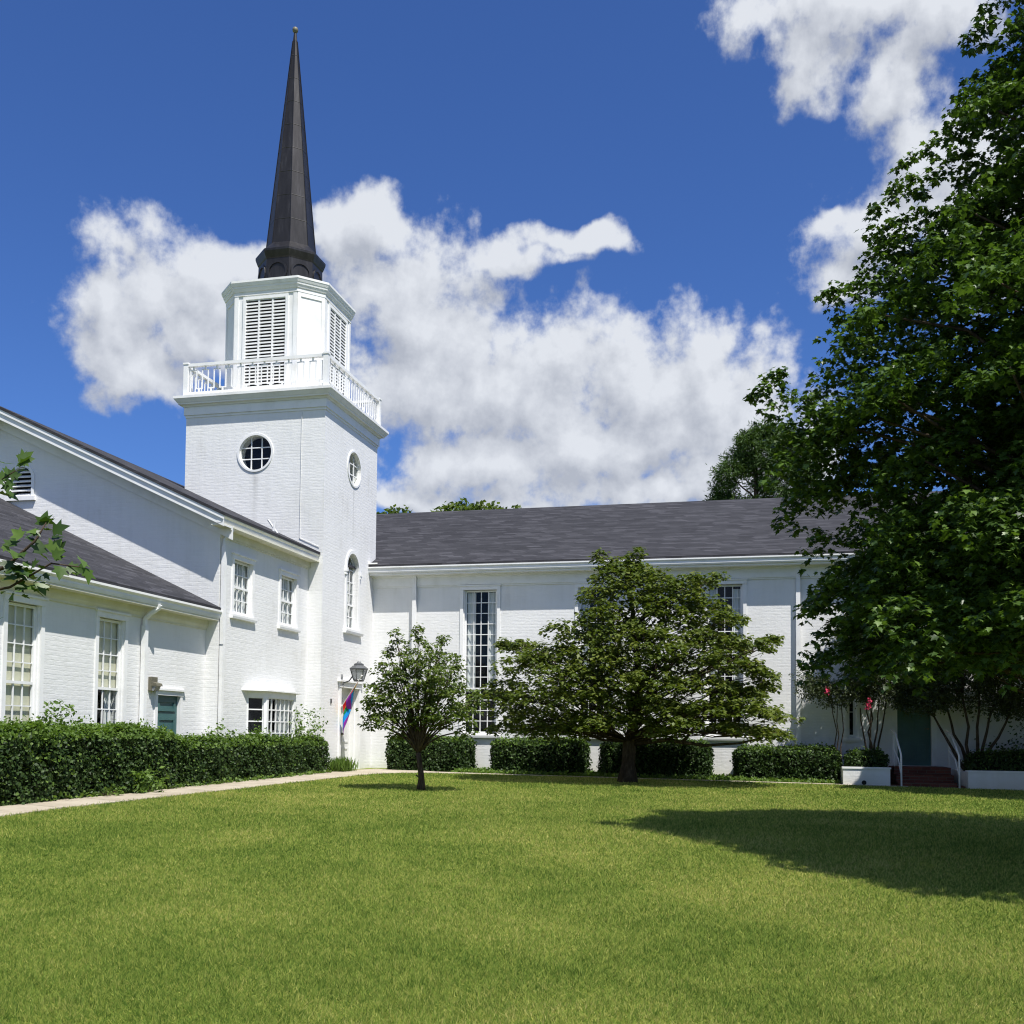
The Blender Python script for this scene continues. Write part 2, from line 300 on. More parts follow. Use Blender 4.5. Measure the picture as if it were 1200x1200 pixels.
class MB:
    """collects faces; frame maps local (u, w, z) to the world: w points out of the wall"""
    def __init__(s, fr=None): s.v = []; s.f = []; s.mi = []; s.fr = fr; s.cm = 0
    def P(s, u, w, z):
        if s.fr is None: return (u, w, z)
        ax, pl = s.fr
        return (u, pl-w, z) if ax == 'S' else (pl+w, u, z)
    def add(s, vs, fs):
        n = len(s.v); s.v += [tuple(q) for q in vs]; s.f += [[n+i for i in f] for f in fs]; s.mi += [s.cm]*len(fs)
    def box(s, u0, u1, w0, w1, z0, z1):
        s.add([s.P(u, w, z) for u in (u0, u1) for w in (w0, w1) for z in (z0, z1)],
              [(0, 1, 3, 2), (4, 6, 7, 5), (0, 4, 5, 1), (2, 3, 7, 6), (0, 2, 6, 4), (1, 5, 7, 3)])
    def hexa(s, q):  # 8 points: bottom ring 0-3, top ring 4-7
        s.add(q, [(3, 2, 1, 0), (4, 5, 6, 7), (0, 1, 5, 4), (1, 2, 6, 5), (2, 3, 7, 6), (3, 0, 4, 7)])
    def prism(s, pts, w0, w1):  # pts: (u, z) outline swept along w
        n = len(pts)
        s.add([s.P(u, w0, z) for u, z in pts]+[s.P(u, w1, z) for u, z in pts],
              [list(range(n)), list(range(2*n-1, n-1, -1))]+[[i, (i+1) % n, n+(i+1) % n, n+i] for i in range(n)])
    def sweep(s, prof, u0, u1):  # prof: (w, z) outline swept along u
        n = len(prof)
        s.add([s.P(u0, w, z) for w, z in prof]+[s.P(u1, w, z) for w, z in prof],
              [list(range(n)), list(range(2*n-1, n-1, -1))]+[[i, (i+1) % n, n+(i+1) % n, n+i] for i in range(n)])
    def ring(s, outer, inner, w0, w1):  # closed ring between two outlines with equal counts
        n = len(outer)
        A = [s.P(u, w0, z) for u, z in outer]; B = [s.P(u, w0, z) for u, z in inner]
        C = [s.P(u, w1, z) for u, z in outer]; D = [s.P(u, w1, z) for u, z in inner]
        fs = []
        for i in range(n):
            j = (i+1) % n
            fs += [[2*n+i, 2*n+j, 3*n+j, 3*n+i], [i, n+i, n+j, j], [i, j, 2*n+j, 2*n+i], [n+i, 3*n+i, 3*n+j, n+j]]
        s.add(A+B+C+D, fs)
    def loft(s, rings, cap=True):
        n = len(rings[0]); k0 = len(s.v); vs = [p for r in rings for p in r]; fs = []
        for r in range(len(rings)-1):
            for i in range(n):
                j = (i+1) % n; fs.append([r*n+i, r*n+j, (r+1)*n+j, (r+1)*n+i])
        if cap: fs += [list(range(n-1, -1, -1)), [(len(rings)-1)*n+i for i in range(n)]]
        s.add(vs, fs)
    def tube(s, pts, rad, n=8):
        pts = [Vector(p) for p in pts]
        if isinstance(rad, (int, float)): rad = [rad]*len(pts)
        rings = []; ref = Vector((.31, .87, .2))
        for i, p in enumerate(pts):
            d = (pts[min(i+1, len(pts)-1)]-pts[max(i-1, 0)]).normalized()
            a = d.cross(ref).normalized() if abs(d.dot(ref.normalized())) < .97 else d.cross(Vector((1, 0, 0))).normalized()
            c = d.cross(a)
            rings.append([tuple(p+(a*math.cos(2*math.pi*k/n)+c*math.sin(2*math.pi*k/n))*rad[i]) for k in range(n)])
        s.loft(rings)
    def mesh(s, name, mats):
        me = bpy.data.meshes.new(name); me.from_pydata(s.v, [], s.f)
        for q in (mats if isinstance(mats, (list, tuple)) else [mats]): me.materials.append(q)
        me.polygons.foreach_set('material_index', s.mi)
        bm = bmesh.new(); bm.from_mesh(me); bmesh.ops.recalc_face_normals(bm, faces=bm.faces); bm.to_mesh(me); bm.free()
        me.update(); return me
    def build(s, name, mats, parent=None, loc=None, smooth=False, bevel=0.):
        me = s.mesh(name, mats)
        if smooth: me.polygons.foreach_set('use_smooth', [True]*len(me.polygons))
        o = link_mesh(name, me, parent, loc)
        if bevel:
            bv = o.modifiers.new('bevel', 'BEVEL'); bv.width = bevel; bv.segments = 2; bv.limit_method = 'ANGLE'
        return o
def carve(solid, cutter, name, mats, parent):
    """solid minus cutter, evaluated to a plain mesh"""
    a = bpy.data.objects.new('carve_a', solid.mesh('a', mats)); c = bpy.data.objects.new('carve_b', cutter.mesh('b', mats))
    COL.objects.link(a); COL.objects.link(c)
    md = a.modifiers.new('cut', 'BOOLEAN'); md.object = c; md.operation = 'DIFFERENCE'; md.solver = 'EXACT'
    dg = bpy.context.evaluated_depsgraph_get(); dg.update()
    me = bpy.data.meshes.new_from_object(a.evaluated_get(dg)); me.name = name
    bpy.data.objects.remove(a); bpy.data.objects.remove(c)
    return link_mesh(name, me, parent)
def circle(cu, cz, r, n=40, a0=0.): return [(cu+r*math.cos(a0+2*math.pi*i/n), cz+r*math.sin(a0+2*math.pi*i/n)) for i in range(n)]
def arch(u0, u1, z0, zs, n=16):
    c = (u0+u1)/2; r = (u1-u0)/2
    return [(u0, z0), (u1, z0)]+[(c+r*math.cos(math.pi*i/n), zs+r*math.sin(math.pi*i/n)) for i in range(n+1)]
def grow_path(p0, p1, n=5, jig=.1, sag=0.):
    p0, p1 = Vector(p0), Vector(p1); L_ = (p1-p0).length; o = []
    for i in range(n+1):
        f = i/n; p = p0.lerp(p1, f)
        if 0 < i < n: p += Vector((random.uniform(-1, 1), random.uniform(-1, 1), random.uniform(-.6, .6)))*jig*L_
        p.z += sag*math.sin(math.pi*f)*L_; o.append(p)
    return o

# ------------------------------------------------------------------ ground
def G(x, y):
    return -.011*np.minimum(np.maximum(0, x+10.5), 22) - .006*np.maximum(0, 26-np.maximum(y, -30)) - .02*np.maximum(0, 13-np.maximum(y, -30))
xs = np.concatenate([[-900, -300, -120, -60, -40], np.arange(-30, 26, .5), [40, 60, 120, 300, 900]])
ys = np.concatenate([[-900, -300, -100, -50, -30, -20, -10], np.arange(-5, 45, .5), [60, 90, 150, 300, 900]])
gb = MB(); vx = [(x, y, float(G(x, y))) for y in ys for x in xs]; nx = len(xs)
gb.add(vx, [[j*nx+i, j*nx+i+1, (j+1)*nx+i+1, (j+1)*nx+i] for j in range(len(ys)-1) for i in range(nx-1)])
o = gb.build('ground', M['ground'], smooth=True); tag(o, kind='structure')

# concrete path: along the hedges, to the tower door, then a narrow strip along the wing
def outer_edge(y): return np.interp(y, [5, 11.9, 16.6, 21, 24.4], [-9.9, -9.62, -9.52, -9.46, -9.42])
edge_o = [(float(outer_edge(y)), y) for y in np.arange(7, 24.5, .5)] + [(-9.3, 25.0), (-9.0, 25.6), (-8.5, 26.1), (-7.6, 26.35), (-6.5, 26.45)] + [(x, 26.45+.01*(x+6.5)) for x in np.arange(-5.5, 3.6, 1.)]
edge_i = [(-10.62, y) for y in np.arange(7, 24.5, .5)] + [(-10.62, 25.2), (-10.6, 26.4), (-10.4, 27.75), (-9.2, 27.6), (-8.4, 27.0)] + [(x, 26.78+.01*(x+6.5)) for x in np.arange(-5.5, 3.6, 1.)]
pb = MB(); n = len(edge_o)
top = [(x, y, float(G(x, y))+.018) for x, y in edge_o]+[(x, y, float(G(x, y))+.018) for x, y in edge_i]
bot = [(x, y, z-.12) for x, y, z in top]
pb.add(top+bot, [[i, i+1, n+i+1, n+i] for i in range(n-1)]+[[i, 2*n+i, 2*n+i+1, i+1] for i in range(n-1)]+[[n+i, n+i+1, 3*n+i+1, 3*n+i] for i in range(n-1)])
o = pb.build('path', M['concrete']); tag(o, kind='structure')

# ------------------------------------------------------------------ windows
def curtain_mesh(mb, u0, u1, w, z0, z1, amp=.03, folds=5):
    n = folds*6; pts = []
    for i in range(n+1):
        f = i/n; pts.append((u0+(u1-u0)*f, w+amp*math.sin(f*folds*2*math.pi)+random.uniform(-.3, .3)*amp))
    vs = [mb.P(u, ww, z) for u, ww in pts for z in (z0, z1)]
    mb.add(vs, [[2*i, 2*i+2, 2*i+3, 2*i+1] for i in range(n)])
def sash_window(parent, fr, u0, u1, z0, z1, cols, rows_up, rows_lo, zmeet, depth=.12, pocket=.34, casing=.09, curt=None, sill=True, out=.025, midrail=True, mw=.022):
    """u0..z1 is the outside of the casing; the wall pocket is the casing's inside"""
    a = MB(fr); c = casing
    a.box(u0, u0+c, -.02, out, z0, z1-c*1.15); a.box(u1-c, u1, -.02, out, z0, z1-c*1.15)
    a.box(u0-.002, u1+.002, -.02, out+.012, z1-c*1.15, z1)
    a.box(u0-.03, u1+.03, -.02, out+.04, z1, z1+.035)
    # reveal lining
    a.box(u0+c-.002, u0+c+.03, -depth-.05, -.02, z0, z1-c*1.15); a.box(u1-c-.03, u1-c+.002, -depth-.05, -.02, z0, z1-c*1.15)
    f = a.build('window', M['white'], parent)
    i0, i1, j0, j1 = u0+c+.03, u1-c-.03, z0+.02, z1-c*1.15-.01
    s = MB(fr); w0, w1 = -depth-.035, -depth
    s.box(i0, i0+.045, w0, w1, j0, j1); s.box(i1-.045, i1, w0, w1, j0, j1)
    s.box(i0+.045, i1-.045, w0, w1, j1-.045, j1); s.box(i0+.045, i1-.045, w0, w1, j0, j0+.06)
    if midrail: s.box(i0+.045, i1-.045, w0, w1+.012, zmeet-.024, zmeet+.024)
    g0, g1 = i0+.045, i1-.045
    for k in range(1, cols):
        u = g0+(g1-g0)*k/cols
        s.box(u-mw/2, u+mw/2, w0+.004, w1-.006, zmeet+.024, j1-.045); s.box(u-mw/2, u+mw/2, w0+.004, w1-.006, j0+.06, zmeet-.024)
    for (za, zb, nr) in ((zmeet+.024, j1-.045, rows_up), (j0+.06, zmeet-.024, rows_lo)):
        for k in range(1, nr):
            z = za+(zb-za)*k/nr; s.box(g0, g1, w0+.006, w1-.009, z-mw/2, z+mw/2)
    s.build('sash', M['white'], f)
    p = MB(fr); p.add([p.P(u, -depth-.024, z) for u, z in ((g0, j0+.06), (g1, j0+.06), (g1, j1-.045), (g0, j1-.045))], [(0, 1, 2, 3)])
    p.build('pane', M['glass'], f)
    r = MB(fr); r.box(u0+c-.004, u1-c+.004, -pocket+.002, -pocket+.012, z0, z1-c*1.15); r.build('unlit_backing', M['unlit_backing'], f)
    if curt:
        for (a0, a1, za, zb) in curt:
            q = MB(fr); curtain_mesh(q, g0+(g1-g0)*a0, g0+(g1-g0)*a1, -depth-.08, za, zb, .022, max(2, int((a1-a0)*9)))
            q.build('curtain', M['curtain'], f, smooth=True)
    if sill:
        q = MB(fr); q.sweep([(-depth, z0+.02), (-depth, z0-.10), (.075, z0-.10), (.085, z0-.055), (.085, z0-.01)], u0-.05, u1+.05)
        q.build('sill', M['white'], f)
    return f
def pocket(cut, fr, u0, u1, z0, z1, casing=.09, depth=.34):
    c = MB(fr); c.box(u0+casing-.006, u1-casing+.006, -depth, .5, z0-.004, z1-casing*1.15+.006); cut.add(c.v, c.f)

# ------------------------------------------------------------------ the nave wing
WY = 28.72
SW = ('S', WY)
nave = thing('nave_wing', 'long white brick wing with tall narrow windows under a dark shingle roof', 'church wing', (-4, WY, -.1))
wins = [(-8.26, -7.08), (-4.94, -3.76), (-1.43, -.27), (2.22, 2.58)]
solid = MB(); solid.box(-10.92, 16, WY, WY+.6, -.9, 5.6)
cut = MB()
for u0, u1 in wins: pocket(cut, SW, u0, u1, 1.0, 5.215, .09 if u1-u0 > .6 else .06)
c = MB(SW); c.box(3.52, 4.36, -.14, .5, .30, 2.42); cut.add(c.v, c.f)
carve(solid, cut, 'wall', M['brick'], nave)
for u0, u1 in wins:
    w = u1-u0
    sash_window(nave, SW, u0, u1, 1.0, 5.215, 4 if w > .6 else 1, 9 if w > .6 else 5, 4 if w > .6 else 2, 2.30, casing=.09 if w > .6 else .06, curt=None if w < .6 else [(0, .27, 2.25, 5.0), (.76, 1, 2.25, 5.0)] if u0 != wins[0][0] else [(0, .30, 2.2, 5.05), (.74, 1, 2.35, 5.05)], depth=.10)
b_ = MB(SW)   # frieze and box cornice
b_.sweep([(0, 5.22), (.03, 5.22), (.03, 5.262), (.062, 5.262), (.062, 5.50), (.10, 5.52), (.10, 5.55), (.36, 5.55), (.36, 5.60), (0, 5.60)], -10.9, 16)
b_.build('cornice', M['white'], nave)
b_ = MB(SW); b_.sweep([(.34, 5.602), (.41, 5.602), (.43, 5.64), (.43, 5.70), (.465, 5.745), (.465, 5.78), (.34, 5.78)], -10.9, 16); b_.build('gutter', M['white'], nave)
RS = .47
def roof_prism(mb, along0, along1, fr, w_e, z_e, run, th=.06):
    mb.sweep([(w_e, z_e), (w_e, z_e+th), (-run, z_e+th+(run+w_e)*RS), (-run, z_e+(run+w_e)*RS)], along0, along1)
b_ = MB(SW); roof_prism(b_, -10.895, 16, SW, .44, 5.782, 5.48)
b_.sweep([(-.16, 5.782+.60*RS), (-.16, 5.842+.60*RS), (-5.48, 5.842+5.92*RS), (-5.48, 5.782+5.92*RS)], -17.5, -10.896)
b_.sweep([(-5.48, 5.842+5.92*RS), (-11.4, 5.842), (-11.4, 5.782), (-5.48, 5.782+5.92*RS)], -17.5, 16)
b_.build('roof', M['shingle'], nave)
for x in (-9.61, 1.06):
    b_ = MB(SW); b_.box(x-.055, x+.055, .035, .125, .05, 5.548); b_.build('downspout', M['white'], nave)
b_ = MB(SW); b_.hexa([b_.P(u, w, z) for z in (5.86, 5.90) for u, w in ((-10.93, .45), (-10.62, .45), (-10.74, .12), (-10.93, .12))]); b_.build('flashing', M['white'], nave)
# teal side door of the wing
b_ = MB(SW)
b_.box(3.40, 3.526, -.139, .03, .30, 2.414); b_.box(4.354, 4.48, -.139, .03, .30, 2.414); b_.box(3.36, 4.52, -.139, .06, 2.414, 2.58)
dr = b_.build('door_frame', M['white'], nave)
b_ = MB(SW); b_.box(3.528, 4.352, -.135, -.09, .302, 2.412)
for c0, c1 in ((3.61, 3.90), (3.98, 4.27)):
    for z0, z1 in ((.42, .90), (1.02, 1.60), (1.72, 2.28)):
        b_.box(c0, c1, -.089, -.078, z0, z1); b_.box(c0+.05, c1-.05, -.0785, -.068, z0+.05, z1-.05)
dd = b_.build('door', M['teal'], nave, bevel=.004)
b_ = MB(SW); b_.tube([b_.P(4.29, -.09, 1.25), b_.P(4.29, -.03, 1.25)], .022); b_.tube([b_.P(4.29, -.045, 1.25), b_.P(4.20, -.04, 1.25)], .012); b_.build('handle', M['bronze'], dd)

# ------------------------------------------------------------------ tower
TX0, TX1, TY0, TY1 = -14.9, -10.9, 25.04, 28.86
TCX, TCY = -12.87, 26.95
tower = thing('church_tower', 'square white brick tower with louvred belfry and tall dark spire', 'church tower', (TCX, TCY, 0))
TS, TE = ('S', TY0), ('E', TX1)
solid = MB(); solid.box(TX0, TX1, TY0, TY1, -.6, 9.45)
cut = MB()
c = MB(TS); c.prism(circle(-12.86, 8.36, .475), -.34, .5); cut.add(c.v, c.f)
c = MB(TE); c.prism(circle(27.08, 8.33, .475), -.34, .5); cut.add(c.v, c.f)
c = MB(TE); c.prism(arch(26.65, 27.49, 3.86, 5.53), -.34, .5); cut.add(c.v, c.f)
c = MB(TE); c.box(26.36, 27.66, -.42, .5, -.3, 2.24); cut.add(c.v, c.f)
carve(solid, cut, 'wall', M['brick'], tower)
for fr, cu, cz in ((TS, -12.86, 8.36), (TE, 27.08, 8.33)):
    b_ = MB(fr); b_.ring(circle(cu, cz, .515), circle(cu, cz, .462), -.05, .025); b_.ring(circle(cu, cz, .472), circle(cu, cz, .445), -.11, -.05)
    f = b_.build('window', M['white'], tower)
    b_ = MB(fr)
    for d in (-.15, .15):
        L1 = math.sqrt(.447**2-d*d)
        b_.box(cu+d-.013, cu+d+.013, -.10, -.07, cz-L1, cz+L1); b_.box(cu-L1, cu+L1, -.098, -.074, cz+d-.013, cz+d+.013)
    b_.build('muntin', M['white'], f)
    b_ = MB(fr); b_.add([b_.P(u, -.087, z) for u, z in circle(cu, cz, .446)], [list(range(40))]); b_.build('pane', M['glass'], f)
    b_ = MB(fr); b_.prism(circle(cu, cz, .47), -.338, -.325); b_.build('unlit_backing', M['unlit_backing'], f)
# arched window
b_ = MB(TE)
o1, i1 = arch(26.55, 27.59, 3.86, 5.53), arch(26.64, 27.50, 3.86, 5.53)
def arch_band(mb, A, B, w0, w1):
    n = len(A)
    for k in [1]+list(range(2, n-1))+[n-1]:
        a0, a1 = A[k], A[(k+1) % n]; b0, b1 = B[k], B[(k+1) % n]
        if k == n-1: a1, b1 = A[0], B[0]
        mb.hexa([mb.P(a0[0], w0, a0[1]), mb.P(a1[0], w0, a1[1]), mb.P(b1[0], w0, b1[1]), mb.P(b0[0], w0, b0[1]),
                 mb.P(a0[0], w1, a0[1]), mb.P(a1[0], w1, a1[1]), mb.P(b1[0], w1, b1[1]), mb.P(b0[0], w1, b0[1])])
arch_band(b_, o1, i1, -.03, .035)
for u in (26.50, 27.54): b_.box(u, u+.11, 0, .075, 5.40, 5.50); b_.box(u+.01, u+.10, 0, .055, 5.32, 5.40)
f = b_.build('window', M['white'], tower)
b_ = MB(TE); arch_band(b_, arch(26.655, 27.485, 3.87, 5.53), arch(26.70, 27.44, 3.87, 5.53), -.16, -.12)
b_.box(26.70, 27.44, -.16, -.12, 3.87, 3.93); b_.box(26.70, 27.44, -.16, -.11, 4.52, 4.57)
for k in (1, 2):
    u = 26.70+.74*k/3; b_.box(u-.012, u+.012, -.155, -.125, 3.93, 5.53)
for z in (4.22, 4.86, 5.19, 5.53): b_.box(26.70, 27.44, -.153, -.127, z-.011, z+.011)
for k in range(1, 4):
    a = math.pi*k/4; b_.tube([b_.P(27.07, -.14, 5.53), b_.P(27.07+.37*math.cos(a), -.14, 5.53+.37*math.sin(a))], .011, 5)
b_.build('sash', M['white'], f)
b_ = MB(TE); pts = arch(26.70, 27.44, 3.93, 5.53); b_.add([b_.P(u, -.145, z) for u, z in pts], [list(range(len(pts)))]); b_.build('pane', M['glass'], f)
b_ = MB(TE); curtain_mesh(b_, 26.72, 26.92, -.25, 3.95, 5.70, .015, 3); b_.build('curtain', M['curtain'], f, smooth=True)
b_ = MB(TE); curtain_mesh(b_, 27.22, 27.42, -.25, 3.95, 5.70, .015, 3); b_.build('curtain', M['curtain'], f, smooth=True)
b_ = MB(TE); b_.prism(arch(26.65, 27.49, 3.86, 5.53), -.338, -.325); b_.build('unlit_backing', M['unlit_backing'], f)
b_ = MB(TE); b_.sweep([(-.12, 3.87), (-.12, 3.72), (.09, 3.72), (.11, 3.78), (.11, 3.84)], 26.46, 27.72); b_.build('sill', M['white'], f)
# door
b_ = MB(TE)
b_.box(26.24, 26.366, -.10, .035, -.05, 2.234); b_.box(27.654, 27.78, -.10, .035, -.05, 2.234); b_.box(26.22, 27.80, -.41, .05, 2.234, 2.38); b_.box(26.14, 27.88, -.02, .10, 2.38, 2.43)
b_.box(26.364, 26.40, -.40, -.10, -.05, 2.234); b_.box(27.62, 27.656, -.40, -.10, -.05, 2.234)
b_.build('door_frame', M['white'], tower)
b_ = MB(TE); b_.box(26.402, 27.618, -.40, -.24, -.05, 2.232)
for u0, u1 in ((26.50, 26.96), (27.06, 27.52)):
    for z0, z1 in ((.10, .60), (.74, 1.98)):
        b_.ring([(u0, z0), (u1, z0), (u1, z1), (u0, z1)], [(u0+.05, z0+.05), (u1-.05, z0+.05), (u1-.05, z1-.05), (u0+.05, z1-.05)], -.239, -.225)
dd = b_.build('door', M['wdoor'], tower)
b_ = MB(TE); b_.tube([b_.P(27.03, -.24, .98), b_.P(27.03, -.17, .98)], .03); b_.build('handle', M['bronze'], dd)
# main cornice
def sq_ring(mb, o0, z0, o1, z1):
    q = lambda o, z: [(TX0-o, TY0-o, z), (TX1+o, TY0-o, z), (TX1+o, TY1+o, z), (TX0-o, TY1+o, z)]
    mb.hexa(q(o0, z0)+q(o1, z1))
b_ = MB()
for o0, z0, o1, z1 in ((.02, 9.40, .02, 9.46), (.05, 9.462, .05, 9.68), (.07, 9.682, .10, 9.73), (.16, 9.732, .17, 9.77), (.18, 9.772, .25, 9.87), (.26, 9.872, .26, 9.94)): sq_ring(b_, o0, z0, o1, z1)
b_.build('cornice', M['white'], tower)
# balustrade: posts, rails and a square-wave run of thin bars on each side
rl = .07; c4 = [(TX0-rl+.06, TY0-rl+.06), (TX1+rl-.06, TY0-rl+.06), (TX1+rl-.06, TY1+rl-.06), (TX0-rl+.06, TY1+rl-.06)]
for k in range(4):
    (xa, ya), (xb, yb) = c4[k], c4[(k+1) % 4]
    b_ = MB()
    def bar(fa, fb, z0, z1, hw=.02):
        x0, x1, y0, y1 = sorted((xa+(xb-xa)*fa, xa+(xb-xa)*fb))+sorted((ya+(yb-ya)*fa, ya+(yb-ya)*fb))
        if k % 2 == 0: b_.box(x0, x1, ya-hw, ya+hw, z0, z1)
        else: b_.box(xa-hw, xa+hw, y0, y1, z0, z1)
    e = .07/4.; bar(e, 1-e, 10.78, 10.86, .055); bar(e, 1-e, 10.03, 10.09, .03)
    n = 22; u = lambda i: .03+.94*i/n
    hb = .013/4
    for i in range(n+1): bar(u(i)-hb, u(i)+hb, 10.17 if i else 10.09, 10.70, .013)
    for i in range(n):
        if i % 2: bar(u(i)+hb, u(i+1)-hb, 10.17, 10.195, .013)
        else: bar(u(i)+hb, u(i+1)-hb, 10.675, 10.70, .013)
    for i in range(0, n, 2):
        m_ = (u(i)+u(i+1))/2; bar(m_-hb*1.5, m_+hb*1.5, 10.70, 10.78, .018)
        if i+2 <= n: m_ = (u(i+1)+u(min(i+2, n)))/2; bar(m_-hb*1.5, m_+hb*1.5, 10.09, 10.17, .018)
    rr = b_.build('railing', M['white'], tower)
    q = MB(); q.box(xa-.065, xa+.065, ya-.065, ya+.065, 9.941, 10.84); q.box(xa-.08, xa+.08, ya-.08, ya+.08, 10.8405, 10.89); q.build('post', M['white'], rr)
# belfry: chamfered square with louvres on the four broad faces
BA, BB = 1.455, .91
def cham(o, z, a=BA, b=BB):
    b2 = b+o*.414; a2 = a+o
    return [(TCX+sx, TCY+sy, z) for sx, sy in ((-b2, -a2), (b2, -a2), (a2, -b2), (a2, b2), (b2, a2), (-b2, a2), (-a2, b2), (-a2, -b2))]
def lv_cut(fr, uc): 
    q = MB(fr); q.box(uc-.60, uc+.60, -.16, .3, 10.20, 12.70); return q
solid = MB(); solid.loft([cham(0, 9.942), cham(0, 12.86)])
cut = MB()
BF = [(('S', TCY-BA), TCX), (('E', TCX+BA), TCY)]
for fr, uc in BF: q = lv_cut(fr, uc); cut.add(q.v, q.f)
bel = carve(solid, cut, 'belfry', M['white'], tower)
q = MB(); 
for o0, z0, o1, z1 in ((.03, 12.80, .03, 12.90), (.05, 12.902, .08, 12.98), (.09, 12.982, .10, 13.04), (.11, 13.042, .14, 13.12), (.145, 13.122, .145, 13.18)): q.loft([cham(o0, z0), cham(o1, z1)])
q.loft([cham(.12, 13.181), cham(-.6, 13.30)])
q.build('belfry_cornice', M['white'], bel)
q = MB(); q.loft([cham(.04, 9.944), cham(.04, 10.10)]); q.build('belfry_base', M['white'], bel)
for fr, uc in BF:
    q = MB(fr)
    q.box(uc-.66, uc-.58, -.03, .035, 10.14, 12.76); q.box(uc+.58, uc+.66, -.03, .035, 10.14, 12.76); q.box(uc-.58, uc+.58, -.03, .035, 12.68, 12.76); q.box(uc-.58, uc+.58, -.03, .05, 10.14, 10.22)
    for u in (uc-.2, uc+.2): q.box(u-.022, u+.022, -.09, .018, 10.22, 12.68)
    z = 10.26
    while z < 12.66:
        for a0, a1 in ((uc-.58, uc-.222), (uc-.178, uc+.178), (uc+.222, uc+.58)):
            q.sweep([(-.08, z+.055), (-.08, z+.07), (.0, z+.048), (.008, z+.042), (.008, z)], a0, a1)
        z += .092
    lo = q.build('louvre', M['white'], bel)
    q = MB(fr); q.box(uc-.598, uc+.598, -.158, -.15, 10.202, 12.698); q.build('louvre_backing', M['shade_black'], bel)
    for s_ in (-1, 1):   # corner pilasters
        q = MB(fr); q.box(uc+s_*(BB-.055)-.055, uc+s_*(BB-.055)+.055, 0, .02, 10.102, 12.80); q.build('pilaster', M['white'], bel)
# recessed panels on chamfers: thin moulding frames
for sx, sy in ((1, -1), (-1, -1)):
    a = Vector((TCX+sx*BB, TCY+sy*BA, 0)); c = Vector((TCX+sx*BA, TCY+sy*BB, 0)); nrm = Vector((sx, sy, 0)).normalized()
    q = MB()
    def cb(f0, f1, z0, z1, d0, d1):
        p0, p1 = a.lerp(c, f0), a.lerp(c, f1)
        r = [p0+nrm*d0, p1+nrm*d0, p1+nrm*d1, p0+nrm*d1]
        q.hexa([(p.x, p.y, z0) for p in r]+[(p.x, p.y, z1) for p in r])
    cb(.0, .12, 10.102, 12.80, .001, .022); cb(.88, 1, 10.102, 12.80, .001, .022); cb(.121, .879, 12.68, 12.80, .001, .022); cb(.121, .879, 10.102, 10.24, .001, .022)
    q.build('corner_panel', M['white'], bel)
# spire: octagonal drum with round reliefs, flared lip, tapering spire, ball
def octa(r, z): return [(TCX+r/math.cos(math.pi/8)*math.cos(math.pi/8+k*math.pi/4), TCY+r/math.cos(math.pi/8)*math.sin(math.pi/8+k*math.pi/4), z) for k in range(8)]
q = MB()
def spr(z): return (.635)+( .035-.635)*((z-14.62)/(21.05-14.62))
zs = [14.62+i*(21.05-14.62)/9 for i in range(10)]
q.loft([octa(spr(z), z) for z in zs])
sp_ = q.build('spire', M['spire'], tower)
q = MB()
for z in zs[1:-1]: q.loft([octa(spr(z)+.001, z-.012), octa(spr(z)+.006, z), octa(spr(z)+.001, z+.012)])
for k in range(8):
    A, B = Vector(octa(spr(14.63)+.006, 14.63)[k]), Vector(octa(spr(20.8)+.006, 20.8)[k]); q.tube([A, B], .010, 5)
q.build('seam', M['spire'], sp_)
q = MB(); q.loft([octa(.86, 13.24), octa(.86, 13.30), octa(.83, 13.32), octa(.82, 14.10), octa(.84, 14.13), octa(.88, 14.24), octa(.90, 14.30), octa(.90, 14.36), octa(.87, 14.38), octa(.70, 14.56), octa(.645, 14.63)])
dm = q.build('drum', M['spire'], sp_)
q = MB()
for k in range(8):
    a = k*math.pi/4; cn = Vector((math.cos(a), math.sin(a), 0)); tn = Vector((-math.sin(a), math.cos(a), 0))
    ce = Vector((TCX, TCY, 13.72))+cn*.822
    n = 20
    for r0, r1, d in ((.30, .24, .03),):
        vs = []
        for rr_, dd_ in ((r0, 0), (r0, d), (r1, d), (r1, 0)):
            vs += [tuple(ce+tn*rr_*math.cos(2*math.pi*i/n)+Vector((0, 0, rr_*math.sin(2*math.pi*i/n)))+cn*dd_) for i in range(n)]
        q.add(vs, [[j*n+i, j*n+(i+1) % n, ((j+1) % 4)*n+(i+1) % n, ((j+1) % 4)*n+i] for j in range(4) for i in range(n)])
q.build('roundel', M['spire'], sp_)
q = MB(); R8 = lambda r, z: [(TCX+r*math.cos(k*math.pi/6), TCY+r*math.sin(k*math.pi/6), z) for k in range(12)]
q.loft([R8(.035, 21.04), R8(.05, 21.06), R8(.075, 21.09), R8(.085, 21.14), R8(.07, 21.19), R8(.03, 21.22)]); q.build('finial', M['bronze'], sp_, smooth=True)
# conduit down the south face
q = MB(TS); q.tube([q.P(-11.55, .015, 9.38), q.P(-11.55, .015, 6.05), q.P(-11.0, .015, 5.8)], .008, 6); q.build('conduit', M['brick'], tower)

